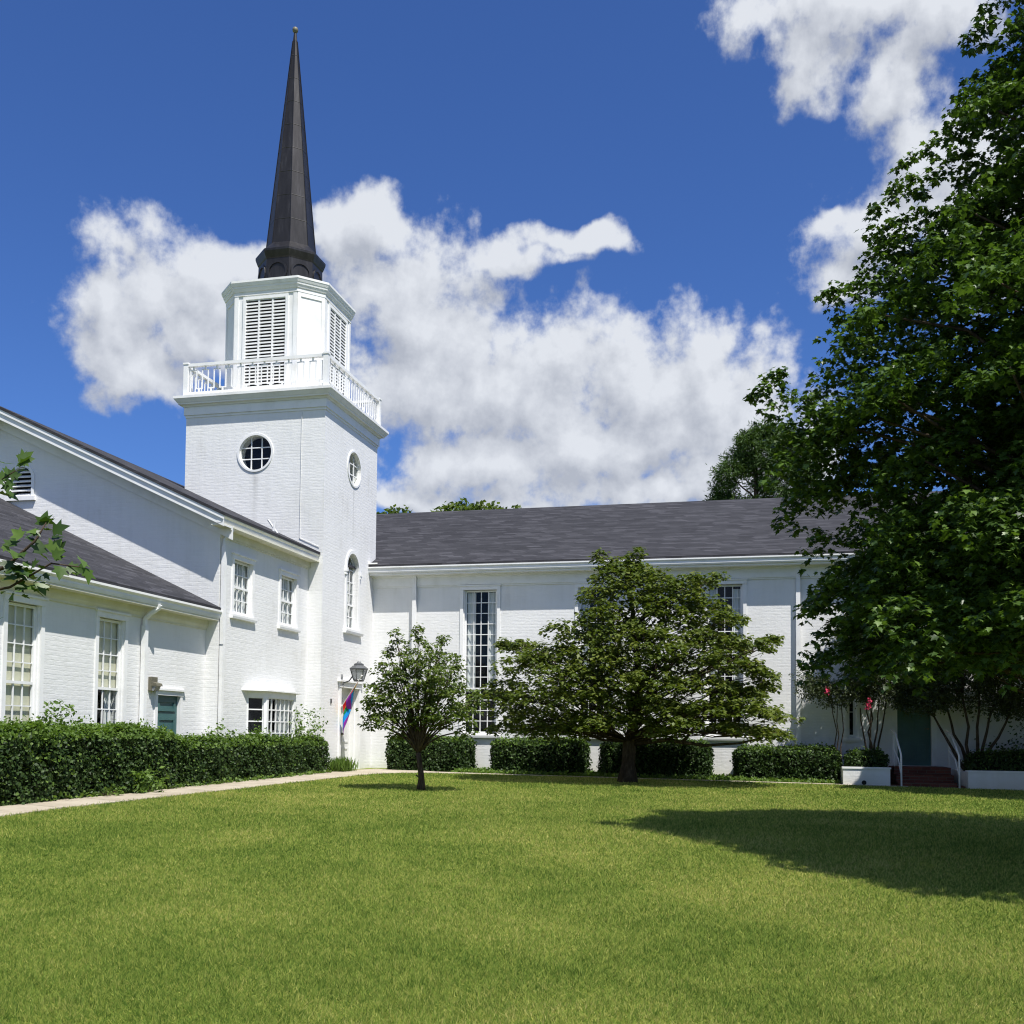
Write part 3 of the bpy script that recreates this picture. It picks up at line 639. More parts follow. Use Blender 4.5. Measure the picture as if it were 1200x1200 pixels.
# ------------------------------------------------------------------ gabled block left of the tower
MX, MY = -11.29, 20.45
RX = -16.86
ES = ('E', MX); GS = ('S', MY)
blk = thing('gabled_block', 'white brick gabled block with two sash windows and bay window, joined to the tower', 'church building', (MX, MY, 0))
def zr(x): return 5.63 + (-11.05-x)*.468 if x > RX else 5.63 + (-11.05-(2*RX-x))*.468      # underside of the roof
sol = MB(); top_ = [(2*RX-MX, -.6), (MX, -.6), (MX, zr(MX)-.04), (RX, zr(RX)-.04), (2*RX-MX, zr(MX)-.04)]
n = len(top_)
sol.add([(x, MY, z) for x, z in top_]+[(x, 25.6, z) for x, z in top_], [list(range(n)), list(range(2*n-1, n-1, -1))]+[[i, (i+1) % n, n+(i+1) % n, n+i] for i in range(n)])
sol2 = sol
cut = MB()
MW = [(20.99, 22.04), (23.34, 24.40)]
for u0, u1 in MW: pocket(cut, ES, u0, u1, 3.62, 4.95)
for u in (-16.28, 2*RX+16.28):
    c = MB(GS); c.prism(arch(u-.29, u+.29, 6.32, 6.72), -.2, .5); cut.add(c.v, c.f)
carve(sol2, cut, 'wall', M['brick'], blk)
for u0, u1 in MW:
    sash_window(blk, ES, u0, u1, 3.62, 4.95, 3, 2, 2, 4.24, depth=.06, curt=[(0, .45, 3.7, 4.85), (.58, 1, 3.7, 4.85)])
for u in (-16.28, 2*RX+16.28):
    q = MB(GS); arch_band(q, arch(u-.34, u+.34, 6.30, 6.72), arch(u-.27, u+.27, 6.30, 6.72), -.04, .035)
    q.box(u-.38, u+.38, -.05, .07, 6.21, 6.30)
    z = 6.32
    while z < 6.97:
        hw = .268 if z < 6.70 else math.sqrt(max(.0004, .268**2-(z-6.69)**2))
        q.sweep([(-.10, z+.07), (-.09, z+.08), (.01, z+.015), (.0, z)], u-hw, u+hw); z += .105
    f = q.build('vent', M['white'], blk)
    q = MB(GS); q.prism(arch(u-.285, u+.285, 6.322, 6.72), -.198, -.19); q.build('vent_backing', M['shade_black'], f)
# east eave, rake boards and roof
q = MB(ES); q.sweep([(0, 5.22), (.03, 5.22), (.03, 5.26), (.05, 5.26), (.05, 5.40), (.30, 5.40), (.30, 5.44), (0, 5.44)], MY-.002, 25.03); q.sweep([(-.0, 5.402), (.30, 5.402), (.30, 5.44), (-.0, 5.44)], MY-.399, MY-.003); q.build('cornice', M['cream'], blk)
q = MB(ES); q.sweep([(.16, 5.441), (.25, 5.441), (.27, 5.50), (.27, 5.54), (.31, 5.58), (.31, 5.63), (.16, 5.63)], MY-.43, 25.03); q.build('gutter', M['white'], blk)
def rake(mb, xa, xb, y0, y1, o0, o1):
    q8 = []
    for z_ in (o0, o1): q8 += [(xa, y0, zr(xa)+z_), (xb, y0, zr(xb)+z_), (xb, y1, zr(xb)+z_), (xa, y1, zr(xa)+z_)]
    mb.hexa(q8)
q = MB()
for xa, xb in ((RX, -10.985), (2*RX+10.985, RX)):
    rake(q, xa, xb, MY-.05, MY-.001, -.46, -.262); rake(q, xa, xb, MY-.08, MY-.001, -.261, -.222)
    rake(q, xa, xb, MY-.40, MY-.001, -.221, -.18); rake(q, xa, xb, MY-.425, MY-.401, -.235, -.09); rake(q, xa, xb, MY-.455, MY-.401, -.089, -.002)
q.build('rake_board', M['white'], blk)
q = MB()
for xa, xb in ((RX, -10.97), (2*RX+10.97, RX)): rake(q, xa, xb, MY-.47, 30., 0.002, .065)
q.build('roof', M['shingle'], blk)
q = MB(ES); q.tube([q.P(20.52, .26, 5.46), q.P(20.52, .24, 5.36), q.P(20.52, .075, 5.16), q.P(20.52, .07, 5.0)], .042, 8); q.box(20.47, 20.57, .03, .11, 2.9, 5.02); q.box(20.475, 20.565, .028, .105, .3, 2.86); q.build('downspout', M['white'], blk)
# little bent pipe on the gutter near the tower
q = MB(); q.tube([(-11.85, 24.10, 5.98), (-11.80, 24.1, 6.30)], .035, 6); q.tube([(-11.72, 24.2, 5.94), (-11.95, 24.02, 6.34)], .028, 6); q.build('vent_pipe', M['white'], blk)
# bay window
bay = MB(); d = .30
plan = [(MX-.02, 21.80), (MX+d, 22.22), (MX+d, 23.78), (MX-.02, 24.20)]
def on(k, f, z, off=0.):
    (xa, ya), (xb, yb) = plan[k], plan[k+1]; nx_, ny_ = (yb-ya), -(xb-xa); l = math.hypot(nx_, ny_)
    return (xa+(xb-xa)*f+nx_/l*off, ya+(yb-ya)*f+ny_/l*off, z)
def slab(mb, k, f0, f1, z0, z1, w0, w1):
    mb.hexa([on(k, f0, z0, w0), on(k, f1, z0, w0), on(k, f1, z0, w1), on(k, f0, z0, w1), on(k, f0, z1, w0), on(k, f1, z1, w0), on(k, f1, z1, w1), on(k, f0, z1, w1)])
for k in range(3):
    e = .14 if k != 1 else .06
    slab(bay, k, 0, 1, -.3, .72, -.1, 0); slab(bay, k, 0, 1, 1.80, 1.95, -.1, 0)
    slab(bay, k, 0, e, .72, 1.80, -.1, 0); slab(bay, k, 1-e, 1, .72, 1.80, -.1, 0)
bw = bay.build('bay_window', M['white'], blk)
q = MB()
for k in range(3):
    e = .14 if k != 1 else .06
    nc = 1 if k != 1 else 6
    for i in range(0, nc+1):
        f_ = e+(1-2*e)*i/nc; h_ = .016/ (1.56 if k == 1 else .52)
        slab(q, k, max(e, f_-h_), min(1-e, f_+h_), .72, 1.80, -.06, -.03)
    for i in range(0, 5):
        z = .72+1.08*i/4; slab(q, k, e, 1-e, z-.014, z+.014, -.058, -.032)
q.build('muntin', M['white'], bw)
q = MB()
for k in range(3):
    e = .14 if k != 1 else .06
    q.add([on(k, e, .72, -.045), on(k, 1-e, .72, -.045), on(k, 1-e, 1.8, -.045), on(k, e, 1.8, -.045)], [(0, 1, 2, 3)])
q.build('pane', M['glass'], bw)
q = MB(); q.box(MX+.004, MX+.012, 21.9, 24.1, .72, 1.8); q.build('unlit_backing', M['unlit_backing'], bw)
for a0, a1, nf in ((23.05, 23.75, 6), (22.3, 22.45, 2)):
    q = MB(ES); curtain_mesh(q, a0, a1, .15, .75, 1.78, .03, nf); q.build('curtain', M['curtain'], bw, smooth=True)
q = MB()
ov = [(MX, 21.55), (MX+d+.08, 22.08), (MX+d+.08, 23.92), (MX, 24.40)]
q.hexa([(x, y, 1.952) for x, y in ov]+[(x, y, 1.985) for x, y in ov])
inn = [(MX, 21.75), (MX+.06, 22.2), (MX+.06, 23.8), (MX, 24.25)]
q.hexa([(x, y, 1.986) for x, y in ov]+[(x, y, 2.025) for x, y in inn]); q.build('bay_roof', M['white'], bw)

# ------------------------------------------------------------------ low block in front of the gable
LX = -11.58
LE = ('E', LX)
low = thing('low_block', 'low white brick block with tall multi-pane windows nearest the camera', 'church building', (LX, 16, -.1))
solid = MB(); solid.box(LX-.6, LX, 9, MY-.002, -.7, 3.42); cut = MB()
LW = [(14.21, 15.19), (16.58, 17.56)]
for u0, u1 in LW: pocket(cut, LE, u0, u1, .62, 3.18)
c = MB(LE); c.box(18.62, 19.46, -.14, .5, -.4, 1.74); cut.add(c.v, c.f)
carve(solid, cut, 'wall', M['brick'], low)
for i, (u0, u1) in enumerate(LW):
    f = sash_window(low, LE, u0, u1, .62, 3.18, 3, 4, 3, 1.79, depth=.065, mw=.02)
    q = MB(LE); zb = .70 if i == 0 else 1.80
    q.box(u0+.13, u1-.13, -.135, -.13, zb, 3.03); q.build('blind', M['blind'], f)
    if i == 1:
        q = MB(LE); curtain_mesh(q, u0+.62, u1-.14, -.21, .7, 1.8, .02, 3); q.build('curtain', M['curtain'], f, smooth=True)
q = MB(LE); q.sweep([(0, 3.20), (.03, 3.20), (.03, 3.24), (.06, 3.30), (.06, 3.40), (.30, 3.40), (.30, 3.44), (0, 3.44)], 9, MY-.004); q.build('cornice', M['cream'], low)
q = MB(LE); q.sweep([(.22, 3.441), (.31, 3.441), (.33, 3.50), (.33, 3.54), (.37, 3.58), (.37, 3.62), (.22, 3.62)], 9, MY+.02); q.build('gutter', M['white'], low)
q = MB(LE); q.sweep([(.35, 3.622), (.35, 3.68), (-5.28, 3.68+5.63*.468), (-5.28, 3.622+5.63*.468)], 9, MY-.005); q.sweep([(-5.28, 3.68+5.63*.468), (-10.8, 3.68), (-10.8, 3.622), (-5.28, 3.622+5.63*.468)], 9, MY-.005); q.build('roof', M['shingle'], low)
q = MB(LE); q.tube([q.P(18.12, .33, 3.46), q.P(18.12, .30, 3.40), q.P(18.05, .16, 3.28), q.P(18.03, .075, 3.18), q.P(18.03, .07, 3.0)], .05, 8); q.box(17.98, 18.08, .03, .12, .2, 3.05); q.build('downspout', M['white'], low)
q = MB(LE); q.box(18.54, 18.626, -.139, .025, -.3, 1.735); q.box(19.454, 19.54, -.139, .025, -.3, 1.735); q.box(18.52, 19.56, -.139, .035, 1.735, 1.83); q.box(18.46, 19.62, -.02, .07, 1.83, 1.87); q.build('door_frame', M['white'], low)
q = MB(LE); q.box(18.628, 19.452, -.135, -.05, -.2, 1.732)
for z0, z1 in ((.78, 1.30), (.10, .64), (1.42, 1.66)):
    q.ring([(18.72, z0), (19.36, z0), (19.36, z1), (18.72, z1)], [(18.78, z0+.06), (19.30, z0+.06), (19.30, z1-.06), (18.78, z1-.06)], -.049, -.03)
dd = q.build('door', M['teal'], low)
q = MB(LE); q.tube([q.P(18.69, -.05, .85), q.P(18.69, .01, .85)], .025); q.build('handle', M['bronze'], dd)

# wall light over the low teal door
wl = thing('wall_light', 'small bronze box light on the wall beside the teal door of the low block', 'wall light', (LX, 18.41, 1.9))
q = MB(LE); q.box(18.30, 18.53, .001, .07, 1.80, 2.08); q.build('back_box', M['bronze'], wl, bevel=.01)
q = MB(LE); q.sweep([(.071, 1.98), (.17, 1.95), (.19, 1.90), (.071, 1.90)], 18.31, 18.52); q.build('hood', M['bronze'], wl)
q = MB(LE); q.sweep([(.071, 1.898), (.16, 1.898), (.11, 1.80), (.071, 1.80)], 18.33, 18.50); q.build('lens', M['lampglass'], wl)

# big lantern over the tower door
lc = Vector((-10.36, 26.30, 0))
ln = thing('wall_lantern', 'large grey glass lantern on a curled bracket beside the tower door', 'wall lantern', (-10.9, 26.45, 2.5))
q = MB(); q.tube([(-10.895, 26.40, 2.42), (-10.80, 26.39, 2.36), (-10.66, 26.37, 2.40), (-10.56, 26.35, 2.52), (-10.50, 26.33, 2.66), (-10.42, 26.31, 2.76)], .018, 7); q.tube([(-10.895, 26.40, 2.30), (-10.88, 26.40, 2.58)], .03, 8)
q.tube([(-10.80, 26.39, 2.36), (-10.84, 26.395, 2.30), (-10.88, 26.4, 2.33)], .014, 6); q.build('bracket', M['iron'], ln, smooth=True)
def sqr(r, z): return [(lc.x+r*math.cos(math.pi/6+k*math.pi/3), lc.y+r*math.sin(math.pi/6+k*math.pi/3), z) for k in range(6)]
q = MB(); q.loft([sqr(.245, 2.70), sqr(.25, 2.73), sqr(.16, 2.80), sqr(.13, 2.81), sqr(.13, 2.85), sqr(.05, 2.89), sqr(.03, 2.93)]); q.build('cap', M['iron'], ln)
q = MB(); A, B = sqr(.14, 2.42), sqr(.225, 2.70)
for k in range(6):
    q.tube([A[k], B[k]], .012, 5); q.tube([A[k], A[(k+1) % 6]], .012, 5); q.tube([B[k], B[(k+1) % 6]], .010, 5)
q.loft([sqr(.13, 2.38), sqr(.145, 2.42)]); q.build('frame', M['iron'], ln)
q = MB(); q.loft([sqr(.13, 2.425), sqr(.212, 2.695)]); q.build('glass', M['lampglass'], ln)

# rainbow flag on a slanted pole at the tower door
fl = thing('flag', 'rainbow striped flag hanging from a slanted pole beside the white tower door', 'flag', (-10.9, 26.30, 1.6))
p0, p1 = Vector((-10.885, 26.34, 1.66)), Vector((-10.18, 26.02, 2.50))
q = MB(); q.tube([p0, p1], .013, 7); q.tube([p1, p1+(p1-p0).normalized()*.04], .022, 7); q.build('pole', M['pole'], fl)
q = MB(); q.tube([p0-(p1-p0).normalized()*.03, p0+(p1-p0).normalized()*.12], .024, 8); q.box(-10.899, -10.88, 26.30, 26.38, 1.58, 1.74); q.build('pole_bracket', M['white'], fl)
q = MB(); NS, NT = 14, 18; vs = []
for i in range(NS+1):
    s_ = i/NS; hp = p0.lerp(p1, .12+.80*s_)
    for j in range(NT+1):
        t_ = j/NT
        ln_ = (.84 - .30*s_)
        # the cloth hangs from the pole and gathers towards the wall
        dx = -.30*t_*s_ + .05*math.sin(7*t_+4*s_)*t_; dy = .10*t_*s_ + .11*math.sin(9*s_+3*t_)*min(1, t_*2)
        vs.append((hp.x+dx, hp.y+dy, hp.z-.01-ln_*t_*(.96+.04*math.sin(5*s_))))
names = ['red', 'orange', 'yellow', 'green', 'blue', 'violet']
for i in range(NS):
    for j in range(NT):
        q.cm = min(5, int((((j+.5)/NT)**.9 + .16*((i+.5)/NS-.5))*6)); q.cm = max(0, q.cm)
        a = i*(NT+1)+j; q.f.append([a, a+NT+1, a+NT+2, a+1]); q.mi.append(q.cm)
q.v = vs
q.build('cloth', [FLAG[n_] for n_ in names], fl, smooth=True)
db = MB(TE); db.box(25.68, 25.74, .001, .025, 1.78, 1.90); db.tube([db.P(25.71, .025, 1.84), db.P(25.71, .032, 1.84)], .012, 8)
tag(db.build('doorbell', M['iron'], None, (-10.9, 25.71, 1.84)), 'small dark bell push on the white tower wall left of its door', 'doorbell')

# ------------------------------------------------------------------ side entrance: steps, handrails, planters
st_ = MB()
gz = -.22
for k in range(3): st_.box(3.30, 4.62, 26.75+.40*k, 28.71, gz-.2 if k == 0 else gz+.17*k+.001, gz+.17*(k+1))
st_.box(3.12, 3.295, 26.70, 27.1, gz-.2, gz+.10); st_.box(4.625, 4.80, 26.70, 27.1, gz-.2, gz+.10)
tag(st_.build('entrance_steps', M['redbrick'], None, (3.96, 27.5, gz), bevel=.008), 'dark red brick steps up to the teal door of the wing', 'steps')
for x, lab in ((3.36, 'white metal handrail left of the brick steps'), (4.66, 'white metal handrail right of the brick steps')):
    h_ = thing('handrail', lab, 'handrail', (x, 26.72, gz), 'handrails of the brick steps')
    q = MB(); q.tube([(x, 26.68, gz), (x, 26.68, gz+.78), (x, 26.74, gz+.86), (x, 27.75, 1.12), (x, 28.5, 1.22)], .022, 8); q.build('rail', M['white'], h_, smooth=True)
    q = MB(); q.tube([(x, 28.0, .3), (x, 28.0, 1.15)], .018, 8); q.build('post', M['white'], h_)
    q = MB(); q.tube([(x, 26.68, .1), (x, 27.2, .5), (x, 28.0, .7)], .014, 8); q.build('lower_rail', M['white'], h_)
def planter(x0, x1, z1, label):
    t_ = thing('planter', label, 'planter', ((x0+x1)/2, 26.6, gz), 'planters beside the brick steps')
    q = MB(); q.box(x0, x1, 26.60, 26.82, gz-.3, z1-.04); q.box(x0, x0+.2, 26.821, 28.71, gz-.3, z1-.04); q.box(x1-.2, x1, 26.821, 28.71, gz-.3, z1-.04); q.build('wall', M['brick'], t_)
    q = MB(); q.box(x0-.02, x1+.02, 26.58, 26.84, z1-.039, z1); q.build('coping', M['white'], t_)
    q = MB(); q.box(x0+.2, x1-.2, 26.822, 28.70, z1-.25, z1-.08); q.build('soil', M['soil'], t_)
    return t_
pl = planter(2.02, 3.10, .30, 'short white brick planter left of the brick steps')
q = MB(('S', 26.60)); q.ring(circle(2.50, -.07, .055, 16), circle(2.50, -.07, .04, 16), .001, .02); q.prism(circle(2.50, -.07, .041, 16), .001, .006); q.build('drain', M['shade_black'], pl)
planter(4.84, 12, .26, 'long white brick planter right of the brick steps')

# ------------------------------------------------------------------ foliage
OVAL = (np.array([(0, 0, 0), (.32, .45, .06), (0, 1, -.08), (-.32, .45, .06)]), np.array([(0, 1, 2), (0, 2, 3)]))
MAPLE = (np.array([(0, .30, .0), (0, 0, 0), (.22, .05, .03), (.48, .10, .06), (.34, .30, .03), (.58, .62, .05), (.26, .58, .0), (.16, .78, -.03), (0, 1.05, -.10), (-.16, .78, -.03), (-.26, .58, 0), (-.58, .62, .05), (-.34, .30, .03), (-.48, .10, .06), (-.22, .05, .03)]),
         np.array([(0, i, i+1) for i in range(1, 14)]+[(0, 14, 1)]))
NEEDLE = (np.array([(.0, 0, 0), (.10, .5, .03), (0, 1, -.05), (-.10, .5, .03)]), np.array([(0, 1, 2), (0, 2, 3)]))
BLADE = (np.array([(-.5, 0, 0), (.5, 0, 0), (0, 1, 0)]), np.array([(0, 1, 2)]))
def unit(a): return a/np.maximum(np.linalg.norm(a, axis=1, keepdims=True), 1e-9)
def leaves(P, nrm, tip, size, shape, wid=1.):
    V, T = shape; n = len(P)
    nrm = unit(nrm); tip = unit(tip-nrm*np.sum(tip*nrm, 1, keepdims=True)); side = np.cross(tip, nrm)
    s = size.reshape(-1, 1, 1)
    X = P[:, None, :]+s*(V[None, :, 0:1]*wid*side[:, None, :]+V[None, :, 1:2]*tip[:, None, :]+V[None, :, 2:3]*nrm[:, None, :])
    return X.reshape(-1, 3), (T[None]+(np.arange(n)*len(V))[:, None, None]).reshape(-1, 3)
def tri_mesh(name, V, T, mats, mi=None):
    me = bpy.data.meshes.new(name); me.vertices.add(len(V)); me.vertices.foreach_set('co', V.astype(np.float32).ravel())
    me.loops.add(len(T)*3); me.loops.foreach_set('vertex_index', T.astype(np.int32).ravel())
    me.polygons.add(len(T)); me.polygons.foreach_set('loop_start', np.arange(0, len(T)*3, 3, dtype=np.int32))
    try: me.polygons.foreach_set('loop_total', np.full(len(T), 3, dtype=np.int32))
    except Exception: pass
    for q_ in mats: me.materials.append(q_)
    if mi is not None: me.polygons.foreach_set('material_index', mi.astype(np.int32))
    me.update(calc_edges=True); me.validate(); return me
class Leafage:
    def __init__(s): s.V = []; s.T = []; s.n = 0; s.M = []
    def add(s, VT, m=0):
        V, T = VT; s.V.append(V); s.T.append(T+s.n); s.n += len(V); s.M.append(np.full(len(T), m))
    def build(s, name, mats, parent=None, loc=None):
        return link_mesh(name, tri_mesh(name, np.concatenate(s.V), np.concatenate(s.T), mats, np.concatenate(s.M)), parent, loc)
def rand_unit(n): return unit(rng.normal(size=(n, 3)))
def sprays(lf, tips, dirs, per, length, spread, size, shape, up=.7, droop=.35, m=0, wid=1.):
    """twigs of leaves: each twig starts at tips and runs along dirs"""
    n = len(tips)*per; k = np.repeat(np.arange(len(tips)), per)
    f = rng.random(n); Ln = (length*(.6+.8*rng.random(len(tips))))[k]
    P = tips[k]+dirs[k]*(f*Ln)[:, None]+rng.normal(size=(n, 3))*spread
    nrm = rand_unit(n)*.75+np.array([0, 0, up])+dirs[k]*.25
    tip = dirs[k]*.5+rand_unit(n)*.7-np.array([0, 0, droop])
    lf.add(leaves(P, nrm, tip, size*(.65+.6*rng.random(n)), shape, wid), m)
def ell_points(c, r, n, shell=.55):
    d = rand_unit(n); rad = shell+(1-shell)*rng.random(n)**.7
    return np.array(c)+d*rad[:, None]*np.array(r), unit(d/np.array(r))

# --- hedges: clipped box of small leaves over a dark core
def rbox(n, x0, x1, y0, y1, z0, z1):
    a = np.array([(x1-x0)*(z1-z0), (x1-x0)*(z1-z0), (y1-y0)*(z1-z0), (y1-y0)*(z1-z0), (x1-x0)*(y1-y0)]); k = rng.choice(5, n, p=a/a.sum())
    u, v = rng.random(n), rng.random(n); P = np.zeros((n, 3)); Nn = np.zeros((n, 3))
    P[:, 0] = np.choose(k, [x0+u*(x1-x0), x0+u*(x1-x0), np.full(n, x0), np.full(n, x1), x0+u*(x1-x0)])
    P[:, 1] = np.choose(k, [np.full(n, y0), np.full(n, y1), y0+u*(y1-y0), y0+u*(y1-y0), y0+v*(y1-y0)])
    P[:, 2] = np.choose(k, [z0+v*(z1-z0)]*4+[np.full(n, z1)])
    nn = np.array([(0, -1, 0), (0, 1, 0), (-1, 0, 0), (1, 0, 0), (0, 0, 1)], float); Nn = nn[k]
    # round the edges
    c = np.array([(x0+x1)/2, (y0+y1)/2, (z0+z1)/2]); hx = np.array([(x1-x0)/2, (y1-y0)/2, (z1-z0)/2]); r = .16
    core = np.clip(P-c, -(hx-r), hx-r); core[:, 2] = np.minimum(P[:, 2]-c[2], hx[2]-r)
    dv = (P-c)-core; l = np.linalg.norm(dv, axis=1, keepdims=True)
    P = c+core+dv/np.maximum(l, 1e-6)*np.minimum(l, r)
    return P, Nn
def lump(P, amp, sc=1.3, seed=0.):
    return amp*(np.sin(P[:, 0]*2.1*sc+1.3+seed)*np.sin(P[:, 1]*1.7*sc+.4)+.7*np.sin(P[:, 0]*5.3*sc+P[:, 1]*4.1*sc+seed)*np.sin(P[:, 2]*4.7*sc+.9)+.5*np.sin(P[:, 1]*9.1+P[:, 2]*7.7))
def hedge(label, x0, x1, y0, y1, z0, z1, dens, size, fresh=.12, amp=.035, shoots=16, group='clipped hedges along the church'):
    area = 2*((x1-x0)+(y1-y0))*(z1-z0)+(x1-x0)*(y1-y0); n = int(area*dens)
    P, Nn = rbox(n, x0, x1, y0, y1, z0, z1)
    P = P+Nn*(lump(P, amp, seed=x0)+rng.normal(size=n)*.035-.01)[:, None]
    lf = Leafage(); isf = (rng.random(n) < fresh*np.where(P[:, 2] > z1-.13, 3.4, .22)) 
    for m_, sel in ((0, ~isf), (1, isf)):
        k = sel.sum()
        if not k: continue
        nr = Nn[sel]*.8+rand_unit(k)*.85+np.array([0, 0, .25]); tp = rand_unit(k)+np.array([0, 0, .25])+Nn[sel]*.35
        lf.add(leaves(P[sel]+Nn[sel]*(.02*m_), nr, tp, size*(.6+.8*rng.random(k)), OVAL, 1.25), m_)
    # shoots standing above the clipped top
    ns = int((x1-x0)*(y1-y0)*shoots); tps = np.stack([x0+.1+rng.random(ns)*(x1-x0-.2), y0+.1+rng.random(ns)*(y1-y0-.2), np.full(ns, z1-.03)], 1)
    if ns > 0: sprays(lf, tps, unit(np.array([0, 0, 1.])+rng.normal(size=(ns, 3))*.35), 9, .15, .022, size*1.05, OVAL, .3, 0, 1)
    # dark core
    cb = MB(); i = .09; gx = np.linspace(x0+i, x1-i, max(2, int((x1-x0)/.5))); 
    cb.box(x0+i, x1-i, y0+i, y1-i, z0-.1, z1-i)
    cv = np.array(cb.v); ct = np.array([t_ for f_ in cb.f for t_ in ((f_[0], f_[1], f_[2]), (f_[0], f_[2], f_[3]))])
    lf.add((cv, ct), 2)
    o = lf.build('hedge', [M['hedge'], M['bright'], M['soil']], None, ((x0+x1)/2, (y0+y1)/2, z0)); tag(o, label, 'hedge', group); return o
hedge('long clipped dark hedge in front of the low block, nearest the camera', -11.50, -10.52, 7.5, 17.75, -.12, 1.01, 1900, .055, .26, .05, 52)
hedge('clipped hedge below the bay window, between path and gabled block', -11.26, -10.62, 18.0, 24.9, -.08, .82, 1900, .055, .16, .04, 40)
hedge('clipped hedge behind the small round tree, right of the white tower door', -9.95, -7.72, 27.35, 28.5, -.1, .86, 1500, .06, .05)
hedge('clipped hedge between the first and second tall window of the wing', -6.98, -4.48, 27.35, 28.5, -.12, .84, 1500, .06, .10)
hedge('clipped hedge behind the dark trunk of the spreading tree', -3.98, -1.22, 27.3, 28.5, -.15, .82, 1500, .06, .04)
hedge('clipped hedge between the spreading tree and the short planter', -.52, 1.98, 27.3, 28.5, -.18, .70, 1500, .06, .05)
hedge('low dark hedge on top of the short planter', 2.18, 3.06, 26.95, 28.1, .22, .62, 1500, .05, .02)
hedge('dark hedge on top of the long planter right of the brick steps', 4.95, 11.8, 26.9, 27.9, .18, .66, 1200, .055, .02)

# --- small plants
def bushlet(name, label, cat, c, r, n, size, mt, group=None, shape=OVAL):
    t_ = thing(name, label, cat, (c[0], c[1], c[2]), group)
    lf = Leafage(); nt_ = n//8; q = np.array([0, 0, 1.])
    d = unit(rng.normal(size=(nt_, 3))*np.array([1, 1, .5])+np.array([0, 0, .8])); P = np.array(c)+d*rng.random((nt_, 1))**.6*np.array(r)
    sprays(lf, P, d, 8, r[2]*.35, .03, size, shape, .5, .2, 0); lf.build('foliage', [mt], t_)
    s_ = MB()
    for k in range(0, nt_, max(1, nt_//9)): s_.tube(grow_path(c, P[k], 3, .06), [.008, .007, .005, .003], 5)
    s_.build('stem', M['bark'], t_); return t_
bushlet('weed', 'broad-leaved weed sprouting at the foot of the long hedge by the path', 'weed', (-10.42, 16.35, -.06), (.34, .40, .40), 520, .09, M['bright'])
bushlet('weed', 'low sprawling weed creeping from the long hedge onto the path', 'weed', (-10.46, 15.3, -.07), (.25, .5, .16), 200, .06, M['bright'])
bushlet('shrub', 'tall pale green shrub poking above the long hedge near the first window', 'shrub', (-11.1, 14.9, .80), (.35, .55, .58), 560, .08, M['bright'])
bushlet('shrub', 'leafy green shrub bursting out of the long hedge at the left edge', 'shrub', (-10.75, 13.7, .50), (.36, .7, .58), 900, .065, M['bright'])
bushlet('shrub', 'tall leafy shrub above the hedge right of the bay window', 'shrub', (-10.95, 24.15, .6), (.28, .66, .95), 800, .075, M['bright'])
bushlet('shrub', 'thin leafy shrub above the hedge by the corner downspout', 'shrub', (-11.0, 20.1, .70), (.22, .35, .50), 300, .065, M['bright'])
bushlet('shrub', 'pale leafy shrub above the hedge below the bay window', 'shrub', (-10.9, 21.5, .68), (.22, .75, .42), 480, .065, M['bright'])
def tuft(label, c, r, n, h_, group=None):
    P = np.array(c)+np.clip(np.stack([rng.normal(size=n)*r[0], rng.normal(size=n)*r[1], np.zeros(n)], 1), -1.3*max(r), 1.3*max(r))*.45
    d = rng.normal(size=(n, 3))*.45; d[:, 2] = 1; lf = Leafage()
    lf.add(leaves(P, rand_unit(n)*np.array([1, 1, .1]), d, h_*(.6+.7*rng.random(n)), NEEDLE, .45))
    o = lf.build('grass_clump', [M['bright']], None, tuple(c)); tag(o, label, 'grass clump', group)
tuft('clump of long pale grass at the foot of the tower left of the door', (-10.55, 25.6, -.01), (.26, .55, 0), 500, .34)
# ground cover between the hedges, too many to count
lf = Leafage()
for x0, x1, y0, y1, n_ in ((-7.75, -6.9, 27.1, 28.6, 800), (-4.55, -3.9, 27.1, 28.6, 600), (-1.3, -.45, 27.1, 28.6, 800), (-7.9, 2.0, 26.85, 27.35, 3200), (-10.66, -10.42, 9, 24.8, 1500)):
    P = np.stack([x0+rng.random(n_)*(x1-x0), y0+rng.random(n_)*(y1-y0), np.zeros(n_)], 1); P[:, 2] = G(P[:, 0], P[:, 1])+rng.random(n_)*.08
    lf.add(leaves(P, rand_unit(n_)*.7+np.array([0, 0, .6]), rand_unit(n_)+np.array([0, 0, .5]), .07*(.6+.8*rng.random(n_)), OVAL, 1.1))
tag(lf.build('ground_cover', [M['bright']]), 'low leafy ground cover along the hedge feet', 'ground cover', kind='stuff')

# --- trees
def limb(mb, pts, r0, r1, n=7):
    k = len(pts); mb.tube(pts, [r0+(r1-r0)*(i/(k-1))**.8 for i in range(k)], n)
